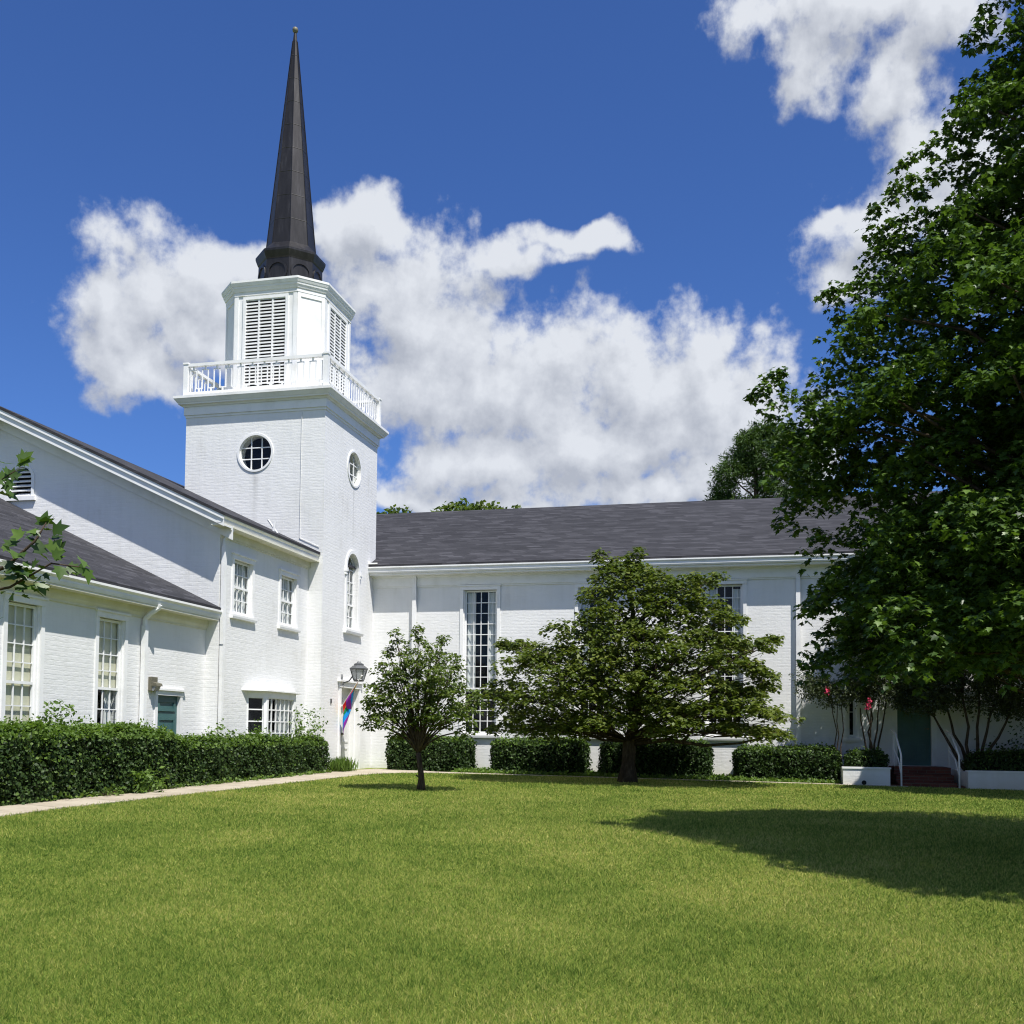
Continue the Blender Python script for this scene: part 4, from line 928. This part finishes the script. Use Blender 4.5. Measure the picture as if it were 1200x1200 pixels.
# spreading dogwood in front of the wing
def rosettes(lf, tips, per, size, shape, droop=.45, outw=None, m=0, wid=1., gap=.02, jit=.28):
    """whorls of leaves round twig tips: blades spread sideways and hang a little"""
    n = len(tips)*per; k = np.repeat(np.arange(len(tips)), per)
    a = (np.tile(np.arange(per), len(tips))/per+rng.random(len(tips))[k]+rng.normal(size=n)*.05)*2*math.pi
    dv = np.stack([np.cos(a), np.sin(a), -droop+rng.normal(size=n)*.28], 1)
    if outw is not None: dv = dv+outw[k]*.35
    nr = np.stack([np.cos(a)*droop, np.sin(a)*droop, np.ones(n)], 1)+rng.normal(size=(n, 3))*jit
    P = tips[k]+dv*gap+rng.normal(size=(n, 3))*size*.28
    lf.add(leaves(P, nr, dv, size*(.65+.6*rng.random(n)), shape, wid), m)
def pad(lf, c, rx, ry, rz, n_, per, size, shape, out=(0, 0), droop=.45, tilt=.25, wid=1., fill=.35, jit=.28):
    """one leafy layer of a crown, its outer rim hanging lower than its inner side"""
    a = rng.random(n_)*2*math.pi; q_ = np.sqrt(fill+(1-fill)*rng.random(n_))*(.75+.35*rng.random(n_)); q_[rng.random(n_) < .35] *= .55
    o_ = np.array([out[0], out[1]]); l_ = np.linalg.norm(o_); o_ = o_/l_ if l_ > 1e-6 else o_
    X = np.stack([np.cos(a)*q_*rx, np.sin(a)*q_*ry], 1)
    Z = rz*(1-q_*q_)*rng.choice([1., 1., 1., -.6], n_)+rng.normal(size=n_)*rz*.35-tilt*(X@o_)
    T = np.concatenate([X, Z[:, None]], 1)+np.array(c)
    ow = np.concatenate([np.tile(o_, (n_, 1))*.6+X/max(rx, ry), np.full((n_, 1), .1)], 1)
    rosettes(lf, T, per, size, shape, droop, ow, 0, wid, .02, jit); return T
DX, DY = -2.98, 24.75; gzd = float(G(DX, DY))
dog = thing('spreading_tree', 'broad layered dark green tree on the lawn in front of the wing', 'tree', (DX, DY, gzd))
tiers = [(.2, 5.22, .26, .13), (.05, 5.0, .36, .16), (-.68, 5.12, .22, .09), (-.45, 4.88, .42, .14), (.35, 4.78, .55, .18), (-.2, 4.62, .72, .2), (.75, 4.55, .55, .16), (1.75, 4.48, .42, .1), (2.15, 4.62, .2, .07), (1.35, 4.3, .5, .14),
 (-.72, 4.18, .42, .13), (.15, 4.22, .75, .22), (1.0, 4.0, .7, .18), (1.9, 3.92, .6, .13), (.2, 3.72, .9, .24), (-.6, 3.6, .5, .16), (2.45, 3.55, .45, .1), (1.4, 3.55, .8, .18), (-1.25, 3.32, .55, .15), (-.3, 3.2, .9, .24),
 (-2.62, 3.02, .42, .07), (-2.95, 3.06, .16, .05), (.65, 3.12, .9, .22), (2.0, 3.1, .85, .17), (2.95, 3.02, .5, .1), (3.45, 3.1, .2, .06), (-1.75, 2.85, .7, .18), (-.85, 2.72, .8, .22), (.15, 2.6, .9, .22), (1.35, 2.65, .85, .2),
 (-2.3, 2.48, .75, .18), (-1.3, 2.3, .8, .2), (2.5, 2.55, .8, .14), (3.2, 2.35, .42, .09), (-.35, 2.15, .85, .22), (.75, 2.1, .75, .2), (-2.75, 2.02, .6, .16), (-3.15, 1.75, .35, .1), (1.85, 2.05, .75, .16), (2.75, 1.95, .55, .11), (3.3, 2.1, .3, .07),
 (-2.0, 1.8, .8, .18), (-1.05, 1.75, .7, .18), (-.15, 1.6, .75, .2), (.75, 1.62, .55, .16), (2.9, 1.55, .85, .13), (3.6, 1.42, .5, .1), (2.1, 1.5, .6, .12), (-2.75, 1.42, .5, .13), (-2.05, 1.28, .6, .14), (-1.2, 1.25, .5, .14), (-.45, 1.18, .5, .14), (.35, 1.2, .5, .14), (2.75, 1.08, .75, .11), (3.4, 1.0, .5, .09), (-2.9, 1.12, .3, .1), (-1.7, 1.0, .5, .12), (-.95, .98, .4, .11), (.95, 1.02, .45, .12), (1.5, 1.2, .5, .12), (-2.3, .98, .35, .1), (1.2, 1.5, .6, .14)]
lf = Leafage(); wd = MB(); tb = Vector((DX, DY, gzd-.05))
fork = [tb, tb+Vector((.02, 0, .45)), tb+Vector((.04, .02, .95)), tb+Vector((.16, 0, 1.5)), tb+Vector((.28, .05, 2.3)), tb+Vector((.18, .05, 3.4)), tb+Vector((.05, .0, 4.6)), tb+Vector((.0, 0, 5.3))]
wd.tube(fork, [.27, .165, .155, .12, .10, .07, .035, .012], 10)
for i, (du, z, ru, rz) in enumerate(tiers):
    reach = abs(du); dys = [random.uniform(-.35, .35)]
    dmax = 2.6*min(1, (5.6-z)/3.2)*math.sqrt(max(.05, 1-(du/3.7)**2))
    if dmax > .7: dys = [-dmax*random.uniform(.55, .85), random.uniform(-.2, .3)*dmax]
    if dmax > 1.7 and i % 2: dys.append(dmax*random.uniform(.4, .8))
    for dy in dys:
        c = (DX+du*.97, DY+dy, z+.09+random.uniform(-.05, .05)); n_ = int(70*ru*ru+26*ru)+7
        T = pad(lf, c, ru, ru*.9, rz*1.1, n_, 7, .112, OVAL, (du, dy), .40, .18, 1.2, .35, .2)
        zst = max(.95, z-.12-.35*math.hypot(du, dy)); zz = gzd+min(zst, 5.2)
        k = max([j for j in range(len(fork)-1) if fork[j].z <= zz] or [0]); s0 = fork[k].lerp(fork[k+1], min(1, max(0, (zz-fork[k].z)/(fork[k+1].z-fork[k].z))))
        pts = grow_path(s0, (c[0], c[1], c[2]-.05), 5, .05, .03); limb(wd, pts, .009+.007*math.hypot(du, dy), .005, 6)
        for _ in range(3): limb(wd, grow_path(pts[3], T[rng.integers(len(T))], 3, .07), .010, .004, 5)
limb(wd, [fork[2], (DX+.9, DY-.2, .92), (DX+1.8, DY-.3, .80), (DX+2.6, DY-.2, .86), (DX+3.1, DY-.2, 1.0)], .07, .015, 8)
limb(wd, [(DX+1.3, DY-.25, .86), (DX+1.6, DY-.25, 1.25), (DX+2.1, DY-.2, 1.6)], .045, .015, 8)
limb(wd, [fork[3], (DX+.6, DY-.3, 2.2), (DX+.75, DY-.3, 2.9), (DX+.9, DY-.2, 3.6)], .075, .02, 8)
wd.build('trunk', M['bark'], dog, smooth=True); lf.build('crown', [M['dogwood']], dog)
# small vase-shaped tree in front of it
SX, SY = -6.33, 19.4; gzs = float(G(SX, SY))
sm = thing('small_tree', 'small round-crowned tree with a thin forked trunk on the lawn left of the spreading tree', 'tree', (SX, SY, gzs))
lf = Leafage(); wd = MB(); b0 = Vector((SX, SY, gzs-.05))
tk = [b0, b0+Vector((.01, 0, .3)), b0+Vector((-.02, 0, .52)), b0+Vector((-.06, 0, .78))]; wd.tube(tk, [.10, .058, .054, .052], 10)
cl = [(-.08, 2.78, .26, .28), (.30, 2.52, .30, .26), (-.40, 2.62, .22, .30), (-.05, 2.42, .42, .28), (-.58, 2.30, .30, .24), (.55, 2.15, .34, .26), (-.22, 2.08, .45, .26), (.32, 1.95, .45, .26), (-.75, 1.92, .32, .22), (.80, 1.78, .32, .24),
      (-.45, 1.68, .42, .24), (.10, 1.66, .42, .24), (.60, 1.48, .42, .24), (-.85, 1.52, .34, .2), (-1.02, 1.26, .24, .14), (1.0, 1.42, .24, .2), (.92, 1.12, .24, .16), (-.55, 1.26, .30, .18), (.32, 1.32, .32, .18), (-.10, 1.30, .28, .16), (-.62, 1.02, .2, .1), (-.10, 3.05, .10, .16), (-.50, 2.95, .10, .16), (-.66, 2.62, .10, .18), (.38, 2.84, .10, .18), (.72, 2.42, .12, .14), (1.08, 1.7, .12, .12), (-1.08, 1.7, .12, .12)]
for du, z, ru, rz in cl:
    for dy in ((random.uniform(-.6, -.2), random.uniform(.1, .6)) if ru > .28 else (random.uniform(-.2, .2),)):
        c = (SX+du, SY+dy*1.0, z-.02); P, d = ell_points(c, (ru, ru, rz), int(170*ru*ru)+13, .35)
        rosettes(lf, P, 7, .082, OVAL, .45, unit(d+np.array([du*.3, dy*.3, .2])), 0, 1.05, .02)
        e = Vector(c); mid = tk[3].lerp(e, .45)+Vector((0, 0, .12)); pts = [tk[3], tk[3].lerp(mid, .5)+Vector((0, 0, .04)), mid, mid.lerp(e, .6), e]; limb(wd, pts, .024, .006, 6)
        for _ in range(2): limb(wd, grow_path(pts[2], P[rng.integers(len(P))], 3, .06), .009, .003, 5)
limb(wd, [tk[1], tk[1]+Vector((-.07, .02, .02)), tk[1]+Vector((-.12, .02, .05))], .022, .015, 6)
wd.build('trunk', M['bark'], sm, smooth=True); lf.build('crown', [M['ornamental']], sm)

# big maples at the right edge: trunks outside the frame
PROF = ([1.35, 1.7, 2.45, 3.0, 3.6, 4.4, 5.0, 5.6, 6.2, 7.0, 7.7, 8.6, 9.6, 10.4, 11.2], [2.6, 3.75, 3.95, 3.8, 4.25, 4.40, 4.35, 3.75, 3.55, 3.2, 2.85, 2.2, 1.95, 1.4, .5])
SUNNY = ([1.7, 2.4, 3.2, 4.0, 5.0, 6.5, 8.0, 10.0, 11.2], [4.1, 4.4, 3.9, 3.15, 2.65, 2.25, 1.8, 1.2, .4])
def maple(label, AX, AY, scale, z0, extra, leaf, dens, face):
    gza = float(G(AX, AY)); mp = thing('maple_tree', label, 'tree', (AX, AY, gza))
    lf = Leafage(); wd = MB(); tb = Vector((AX, AY, gza-.1))
    tr = [tb, tb+Vector((0, 0, .5)), tb+Vector((.03, .02, 1.6)), tb+Vector((-.02, 0, 4*scale)), tb+Vector((.05, 0, 7*scale)), tb+Vector((0, 0, 11*scale))]
    wd.tube(tr, [.34, .27, .24, .19, .11, .02], 12)
    z = z0
    while z < 11.0:
        w_ = 0
        nc = max(4, int(2*math.pi*float(np.interp(z, *PROF))/.80)); ph = random.uniform(0, 6.28)
        for k in range(nc):
            a = ph+2*math.pi*k/nc+random.uniform(-.16, .16)
            ws = max(0, math.cos(a-math.radians(-72)))**1.5
            Rz = float(np.interp(z, *PROF))*(1-ws)+float(np.interp(z, *SUNNY))*ws
            lob = .5+.5*math.sin(2.6*a+1.9*z+.6)*math.sin(1.7*z-1.3*a+.9)+.22*math.sin(5.1*a-2.3*z); Rz *= .86+.18*min(1, max(0, lob))
            if lob < .30 and rng.random() < .62: continue
            cs = random.uniform(.34, .58); rr_ = max(.2, Rz*random.uniform(.82, 1.04)-cs*.62)*scale
            c = (AX+rr_*math.cos(a), AY+rr_*math.sin(a), z*scale+random.uniform(-.26, .26))
            near = math.cos(a)*face[0]+math.sin(a)*face[1]
            pad(lf, c, cs, cs, cs*.30, int((50 if near > -.3 else 20)*dens*(cs/.5)**2), 6, leaf, MAPLE, (math.cos(a), math.sin(a)), .6, .42, .95)
            if rng.random() < .6:
                s0 = (AX, AY, gza+max(.9, c[2]-.55*rr_)); limb(wd, grow_path(s0, c, 5, .05, .04), .025+.011*rr_, .01, 6)
            if Rz > 1.3 and rng.random() < .8: pad(lf, (AX+rr_*.68*math.cos(a+.25), AY+rr_*.68*math.sin(a+.25), c[2]+.1), .8, .8, .3, int(40*dens), 6, leaf*1.15, MAPLE, (math.cos(a), math.sin(a)), .6, .3)
        for k in range(int(nc*.5)):
            a = random.uniform(0, 6.28); r3 = .42*float(np.interp(z, *PROF))*scale
            pad(lf, (AX+r3*math.cos(a), AY+r3*math.sin(a), z*scale), .85, .85, .3, int(26*dens), 6, leaf*1.25, MAPLE, (math.cos(a), math.sin(a)), .6, .3)
        z += .56
    if extra and scale == 1.0:   # the skirt of low boughs on the open side
        for zc in (1.85, 2.25, 2.7, 3.15):
            for k in range(17):
                a = math.radians(165+7.6*k+random.uniform(-3, 3)); r3 = random.uniform(3.3, 4.25)-.22*(zc-1.8)
                x3, y3 = AX+r3*math.cos(a), AY+r3*math.sin(a)
                if rng.random() < .22: continue
                pad(lf, (x3, y3, zc+random.uniform(-.15, .2)), .46, .46, .18, 72, 6, leaf, MAPLE, (math.cos(a), math.sin(a)), .6, .4, .95)
                if k % 3 == 0: limb(wd, grow_path((AX, AY, zc-.2), (x3, y3, zc-.05), 5, .05, .03), .04, .008, 6)
    for x, y, zc, r_ in extra: pad(lf, (x+.10, y, zc), r_, r_, r_*.42, int(40*(r_/.4)**2)+8, 6, leaf, MAPLE, (x-AX, y-AY), .55, .3, .95)
    wd.build('trunk', M['bark'], mp, smooth=True); lf.build('crown', [M['maple']], mp)
maple('large dark maple tree overhanging the lawn at the right edge', 4.9, 12.2, 1.0, 2.1,
  ((2.75, 12.4, 9.3, .45), (2.9, 12.4, 9.9, .45), (3.3, 12.2, 9.5, .6), (3.5, 12.3, 10.2, .6), (3.1, 12.4, 10.5, .45), (3.0, 12.2, 8.8, .6), (2.6, 12.3, 8.2, .5), (3.9, 12.0, 10.8, .6), (1.2, 12.3, 4.3, .5), (1.7, 12.2, 4.6, .5), (2.2, 12.2, 4.4, .6), (1.5, 12.3, 3.9, .5), (2.0, 12.3, 5.2, .5), (2.8, 12.3, 4.8, .6), (1.3, 12.4, 5.2, .45), (2.3, 12.3, 3.7, .6), (.05, 12.15, 4.98, .20), (-.08, 12.15, 4.92, .12), (.12, 12.1, 5.12, .12), (.28, 12.1, 4.75, .34), (.62, 12.1, 4.55, .42), (.35, 12.0, 4.05, .38), (.45, 12.2, 3.55, .40), (.95, 12.3, 6.05, .30), (.75, 12.3, 6.15, .14), (1.35, 12.4, 6.85, .24), (1.25, 12.4, 7.05, .12), (1.3, 12.4, 6.5, .30), (1.55, 12.4, 7.25, .28), (1.62, 12.5, 7.65, .15), (2.1, 12.5, 7.9, .28), (2.45, 12.5, 8.5, .32), (2.4, 12.4, 8.98, .22), (2.7, 12.5, 9.6, .28), (2.62, 12.5, 10.1, .3), (.42, 12.3, 4.45, .4),
   (.72, 12.2, 2.55, .42), (.80, 12.2, 2.08, .42), (.75, 12.3, 3.2, .42), (.6, 12.2, 3.8, .45), (.55, 12.2, 4.3, .45), (.95, 12.3, 5.3, .45), (1.0, 12.4, 5.7, .4), (1.35, 12.4, 6.1, .42), (.85, 12.3, 4.95, .45), (2.0, 12.4, 7.4, .4), (2.3, 12.4, 8.1, .4),  (.5, 12.2, 2.42, .16), (1.0, 12.0, 1.92, .38), (.95, 12.3, 2.9, .35), (1.6, 11.6, 1.95, .45), (2.2, 11.2, 1.95, .5), (2.8, 10.8, 1.95, .5), (1.7, 10.6, 2.5, .5), (2.1, 10.2, 2.35, .5), (1.5, 11.0, 3.1, .5), (2.7, 9.6, 2.3, .55), (1.2, 11.2, 2.4, .5), (2.2, 9.5, 2.75, .45), (3.1, 9.2, 2.6, .5), (1.75, 10.0, 3.0, .4), (1.3, 10.7, 2.7, .35)),
  .066, 1.6, (-.35, -.93))
maple('second dark maple at the right edge, further back near the brick steps', 7.7, 24.4, .90, 3.2, ((5.6, 24.2, 3.0, .6), (6.3, 23.8, 2.8, .7), (7.0, 23.4, 2.7, .7), (6.2, 24.6, 3.4, .7)), .11, 1.1, (-.4, -.9))

# maple at the left edge: only one bough reaches into the picture
BX, BY = -6.6, 4.3; gzb = float(G(BX, BY))
lm = thing('maple_tree', 'nearby maple bough with large lobed leaves at the left edge', 'tree', (BX, BY, gzb))
NR = lambda ps: [(x_*.72, y_*.72, EYE+(z_-EYE)*.72) for x_, y_, z_ in ps]
lf = Leafage(); wd = MB(); tb = Vector((BX, BY, gzb-.1)); wd.tube([tb, tb+Vector((0, 0, .6)), tb+Vector((.05, 0, 2.2)), tb+Vector((0, .05, 5.0))], [.17, .13, .11, .02], 10)
b1 = NR([(BX/.72, BY/.72, 1.75), (-5.4, 4.4, 1.92), (-4.4, 4.45, 1.88), (-3.85, 4.45, 1.78), (-3.62, 4.45, 1.84), (-3.47, 4.47, 1.97), (-3.42, 4.48, 2.06)])
b2 = NR([(-4.4, 4.45, 1.88), (-4.0, 4.45, 1.68), (-3.6, 4.46, 1.74), (-3.4, 4.5, 1.86), (-3.25, 4.52, 1.84)]); b3 = NR([(-5.4, 4.4, 1.92), (-4.6, 4.42, 2.2), (-4.0, 4.43, 2.26), (-3.72, 4.44, 2.24), (-3.58, 4.45, 2.32)])
for b_ in (b1, b2, b3): limb(wd, b_, .008 if b_ is not b1 else .022, .002, 6)
def boughs(pts, cnt, size, start=.0):
    pts = np.array([tuple(p) for p in pts]); k = rng.random(cnt)*(1-start)+start; idx = k*(len(pts)-1); i = np.minimum(idx.astype(int), len(pts)-2); fr_ = (idx-i)[:, None]
    P = pts[i]*(1-fr_)+pts[i+1]*fr_; d = unit(pts[i+1]-pts[i]); off = rand_unit(cnt)*.045; P = P+off
    lf.add(leaves(P, rand_unit(cnt)*.6+np.array([.15, -.35, .6]), d*.5+unit(off)*.8-np.array([0, 0, .45]), size*(.6+.7*rng.random(cnt)), MAPLE))
boughs(b1, 24, .054, .70); boughs(b2, 36, .048, .40); boughs(b3, 30, .052, .62); boughs(b1[:4], 14, .06, .6)
boughs(NR([(-3.85, 4.4, 1.55), (-3.72, 4.42, 1.52), (-3.62, 4.42, 1.50)]), 7, .055); boughs(NR([(-3.9, 4.4, 2.05), (-3.75, 4.4, 1.98), (-3.62, 4.42, 2.0)]), 5, .05)
for _ in range(26):
    a = random.uniform(0, 6.28); rr_ = random.uniform(.3, 1.5); c = (BX-.3+rr_*math.cos(a), BY+rr_*math.sin(a), random.uniform(2.2, 4.8))
    P, d = ell_points(c, (.5, .5, .32), 14, .3); sprays(lf, P, unit(d+np.array([0, 0, .1])), 8, .3, .05, .09, MAPLE, .7, .5)
    limb(wd, grow_path((BX, BY, max(1.2, c[2]-.8)), c, 4, .05), .03, .008, 6)
wd.build('trunk', M['bark'], lm, smooth=True); lf.build('crown', [M['maple']], lm)

# crape myrtles by the side entrance
def myrtle(label, x, y, z0, stems, clumps, flowers, r_st=.022):
    t_ = thing('crape_myrtle', label, 'small tree', (x, y, z0), 'crape myrtles at the side entrance')
    wd = MB(); lf = Leafage(); tips = []
    for (dx, dy, h_) in stems:
        e = (x+dx, y+dy, z0+h_); tips.append(e); limb(wd, grow_path((x+dx*.12, y+dy*.12, z0-.1), e, 5, .035, 0), r_st, r_st*.4, 7)
    for (dx, dy, dz, r_) in clumps:
        c = (x+dx, y+dy, z0+dz); P, d = ell_points(c, (r_, r_, r_*.65), int(70*r_*r_/.12)+12, .25); sprays(lf, P, unit(d+np.array([0, 0, .3])), 8, .15, .03, .055, OVAL, .5, .3, 0, 1.1)
        b = min(tips, key=lambda q_: (Vector(q_)-Vector(c)).length); limb(wd, grow_path(b, c, 3, .07), r_st*.45, .003, 5)
    wd.build('trunk', M['bark'], t_, smooth=True); lf.build('crown', [M['myrtle']], t_)
    for fx, fy, fz in flowers:
        fl_ = Leafage(); n_ = 34; P = np.array((x+fx, y+fy, z0+fz))+rng.normal(size=(n_, 3))*np.array([.024, .024, .04]); fl_.add(leaves(P, rand_unit(n_), rand_unit(n_), .05*(.6+.8*rng.random(n_)), OVAL, 1.6)); fl_.build('blossom', [M['pink']], t_)
def cl_(cx, cz, wx, n_, r0, r1, hz=.35): return [(cx+random.uniform(-wx, wx), random.uniform(-.45, .35), cz+random.uniform(-hz, hz), random.uniform(r0, r1)) for _ in range(n_)]
myrtle('slender single-stemmed crape myrtle left of the short planter with a small pink bloom', 2.02, 27.6, -.15, [(-.05, 0, 2.0), (-.2, .05, 2.3), (.15, 0, 2.4)], cl_(-.15, 2.5, .70, 14, .22, .38)+cl_(.75, 3.6, .6, 9, .3, .45, .5), [(-.32, -.5, 2.32)], .024)
myrtle('many-stemmed crape myrtle with pink blooms growing behind the short planter', 2.78, 27.75, .25, [(-.25, 0, 1.5), (-.1, .1, 1.8), (.08, -.1, 1.9), (.22, .05, 1.7), (.4, 0, 1.8), (.0, .1, 1.6)], cl_(.35, 2.0, .85, 18, .22, .40)+cl_(.5, 3.2, .8, 16, .3, .5, .8)+cl_(.6, 4.6, .6, 9, .35, .5, .5), [(-.13, -.75, 1.53), (-.10, -.75, 1.66)], .034)
myrtle('wide multi-trunked crape myrtle on the long planter right of the teal door', 5.15, 27.6, .2, [(-.9, 0, 1.35), (-.6, .05, 1.6), (-.25, 0, 1.9), (.15, .05, 1.9), (.5, 0, 1.7), (.85, 0, 1.5)], cl_(-.2, 1.95, 1.35, 26, .25, .45)+cl_(.2, 3.1, 1.2, 22, .35, .55, .8)+cl_(.2, 4.5, .9, 14, .4, .55, .6), [], .055)

bushlet('shrub', 'big dark evergreen shrub added to darken the wall at the right edge', 'shrub', (7.3, 27.75, .2), (1.1, .6, 2.3), 4200, .085, M['hedge'])  # added shrub, its dark leaves stand in for shade on the wall

# trees behind the roofs
def back_tree(name, label, x, y, base, clumps, mt, shape, size, per=9, n_=30):
    gz_ = float(G(x, y)); t_ = thing(name, label, 'tree', (x, y, gz_)); wd = MB(); lf = Leafage()
    topz = max(c[2]+c[3] for c in clumps); tr = [Vector((x, y, gz_-.1)), Vector((x, y, base*.6)), Vector((x, y, base)), Vector((x, y, topz-.3))]; wd.tube(tr, [.38, .28, .20, .04], 8)
    for dx, dy, zc, r_ in clumps:
        c = (x+dx, y+dy, zc); P, d = ell_points(c, (r_*1.1, r_*1.1, r_*.72), int(n_*(r_/.8)**2)+8, .3); sprays(lf, P, unit(d+np.array([0, 0, .5])), per, .35, .10, size, shape, .5, .2, 0)
        limb(wd, grow_path((x, y, max(base*.75, zc-.8*math.hypot(dx, dy)-.3)), c, 4, .05), .07, .02, 5)
    wd.build('trunk', M['bark'], t_, smooth=True); lf.build('crown', [mt], t_)
pc = [(-1.6, 0, 14.0, .75), (-1.9, .2, 13.3, .7), (-1.4, -.3, 14.8, .8), (-.9, .2, 15.5, .85), (-.3, -.2, 16.3, .85), (.3, .2, 16.9, .8), (.9, .3, 16.7, .9), (1.6, 0, 16.2, 1.0), (-.2, 0, 15.2, .8), (.7, -.3, 15.5, .9), (1.5, .2, 15.0, .9), (-1.2, .3, 13.2, .8), (.3, .3, 14.3, .7), (1.0, 0, 13.7, .8), (2.3, 0, 14.6, 1.0), (-.3, -.2, 12.9, .7), (.7, .1, 12.8, .8), (2.2, .2, 13.4, .9), (-2.1, 0, 12.7, .7), (2.6, 0, 15.6, 1.0), (-.6, .2, 17.2-.6, .5)]
pc = [(a_, b_, c_, d_*.66) for a_, b_, c_, d_ in pc]
back_tree('pine_tree', 'dark pine crown rising behind the wing roof beside the maple', -.05, 56, 10, pc, M['pine'], NEEDLE, .26, 16, 190)
back_tree('far_tree', 'small rounded treetop just above the wing ridge left of the pine', -3.6, 58, 9, [(0, 0, 12.9, .7), (-.5, .1, 12.6, .6), (.5, 0, 12.6, .6), (0, .3, 12.0, 1.2)], M['dogwood'], OVAL, .28, 9, 40)
back_tree('far_tree', 'leafy treetops peeking over the wing ridge between tower and spreading tree', -15.6, 58, 9, [(-1.9, 0, 13.5, .7), (-1.2, 0, 13.75, .65), (-.5, .2, 13.5, .6), (.3, 0, 13.6, .6), (1.1, 0, 13.5, .55), (1.8, .1, 13.55, .4), (-2.3, 0, 13.3, .5), (0, 0, 12.6, 1.6)], M['ornamental'], OVAL, .3, 9, 34)
back_tree('far_tree', 'single leafy treetop showing over the ridge right beside the tower', -20.3, 57, 9, [(0, 0, 13.4, .55), (-.5, .1, 13.2, .5), (.3, 0, 13.1, .5), (0, 0, 12.4, 1.2)], M['ornamental'], OVAL, .3, 9, 34)

# ------------------------------------------------------------------ grass blades
NB = 1000000
az = np.radians(-YAW*57.2958+rng.uniform(-38, 38, NB)*1.0)
u = rng.random(NB); RN, RM = 3.6, 30.
# density falls with the square of the distance beyond 6 m
K = np.log(RM/6)*36; A0 = (36-RN*RN)/2; pn = A0/(A0+K)
r = np.where(rng.random(NB) < pn, np.sqrt(RN*RN+u*(36-RN*RN)), 6*(RM/6)**u)
x, y = r*np.sin(az), r*np.cos(az)
eo = np.where(y < 24.4, outer_edge(y), np.interp(y, [24.4, 25.0, 25.6, 26.1, 26.35, 26.45], [-9.42, -9.3, -9.0, -8.5, -7.6, -6.5]))
keep = (y < 26.42) & (x > eo-.03+rng.normal(size=NB)*.03) & (y > 1)
x, y, r = x[keep], y[keep], r[keep]; n = len(x)
P = np.stack([x, y, G(x, y)], 1)
# clumpy growth
cx_ = np.sin(x*7.3+np.sin(y*5.1)*1.7)*np.sin(y*6.7+np.sin(x*4.3)*1.9)
hgt = (.020+.026*rng.random(n)**1.5+.007*cx_)*(1+.25*(r > 12)); wdt = .0056*np.maximum(1, r/6.5)
d = rng.normal(size=(n, 3))*.95; d[:, 2] = 1; d[:, :2] += .25*np.stack([np.sin(x*3.1+y*1.7), np.cos(y*2.7-x*1.3)], 1)
sd = rand_unit(n)*np.array([1, 1, .15])
V, T = leaves(P, sd, d, hgt, BLADE, 1.)
V = V.reshape(n, 3, 3); ctr = V[:, :2].mean(1, keepdims=True); V[:, :2] = ctr+(V[:, :2]-ctr)*(wdt/hgt)[:, None, None]
me = tri_mesh('grass', V.reshape(-1, 3), T, [M['blade']])
o = bpy.data.objects.new('grass', me); COL.objects.link(o); tag(o, 'short mown grass of the lawn', 'grass', kind='stuff')
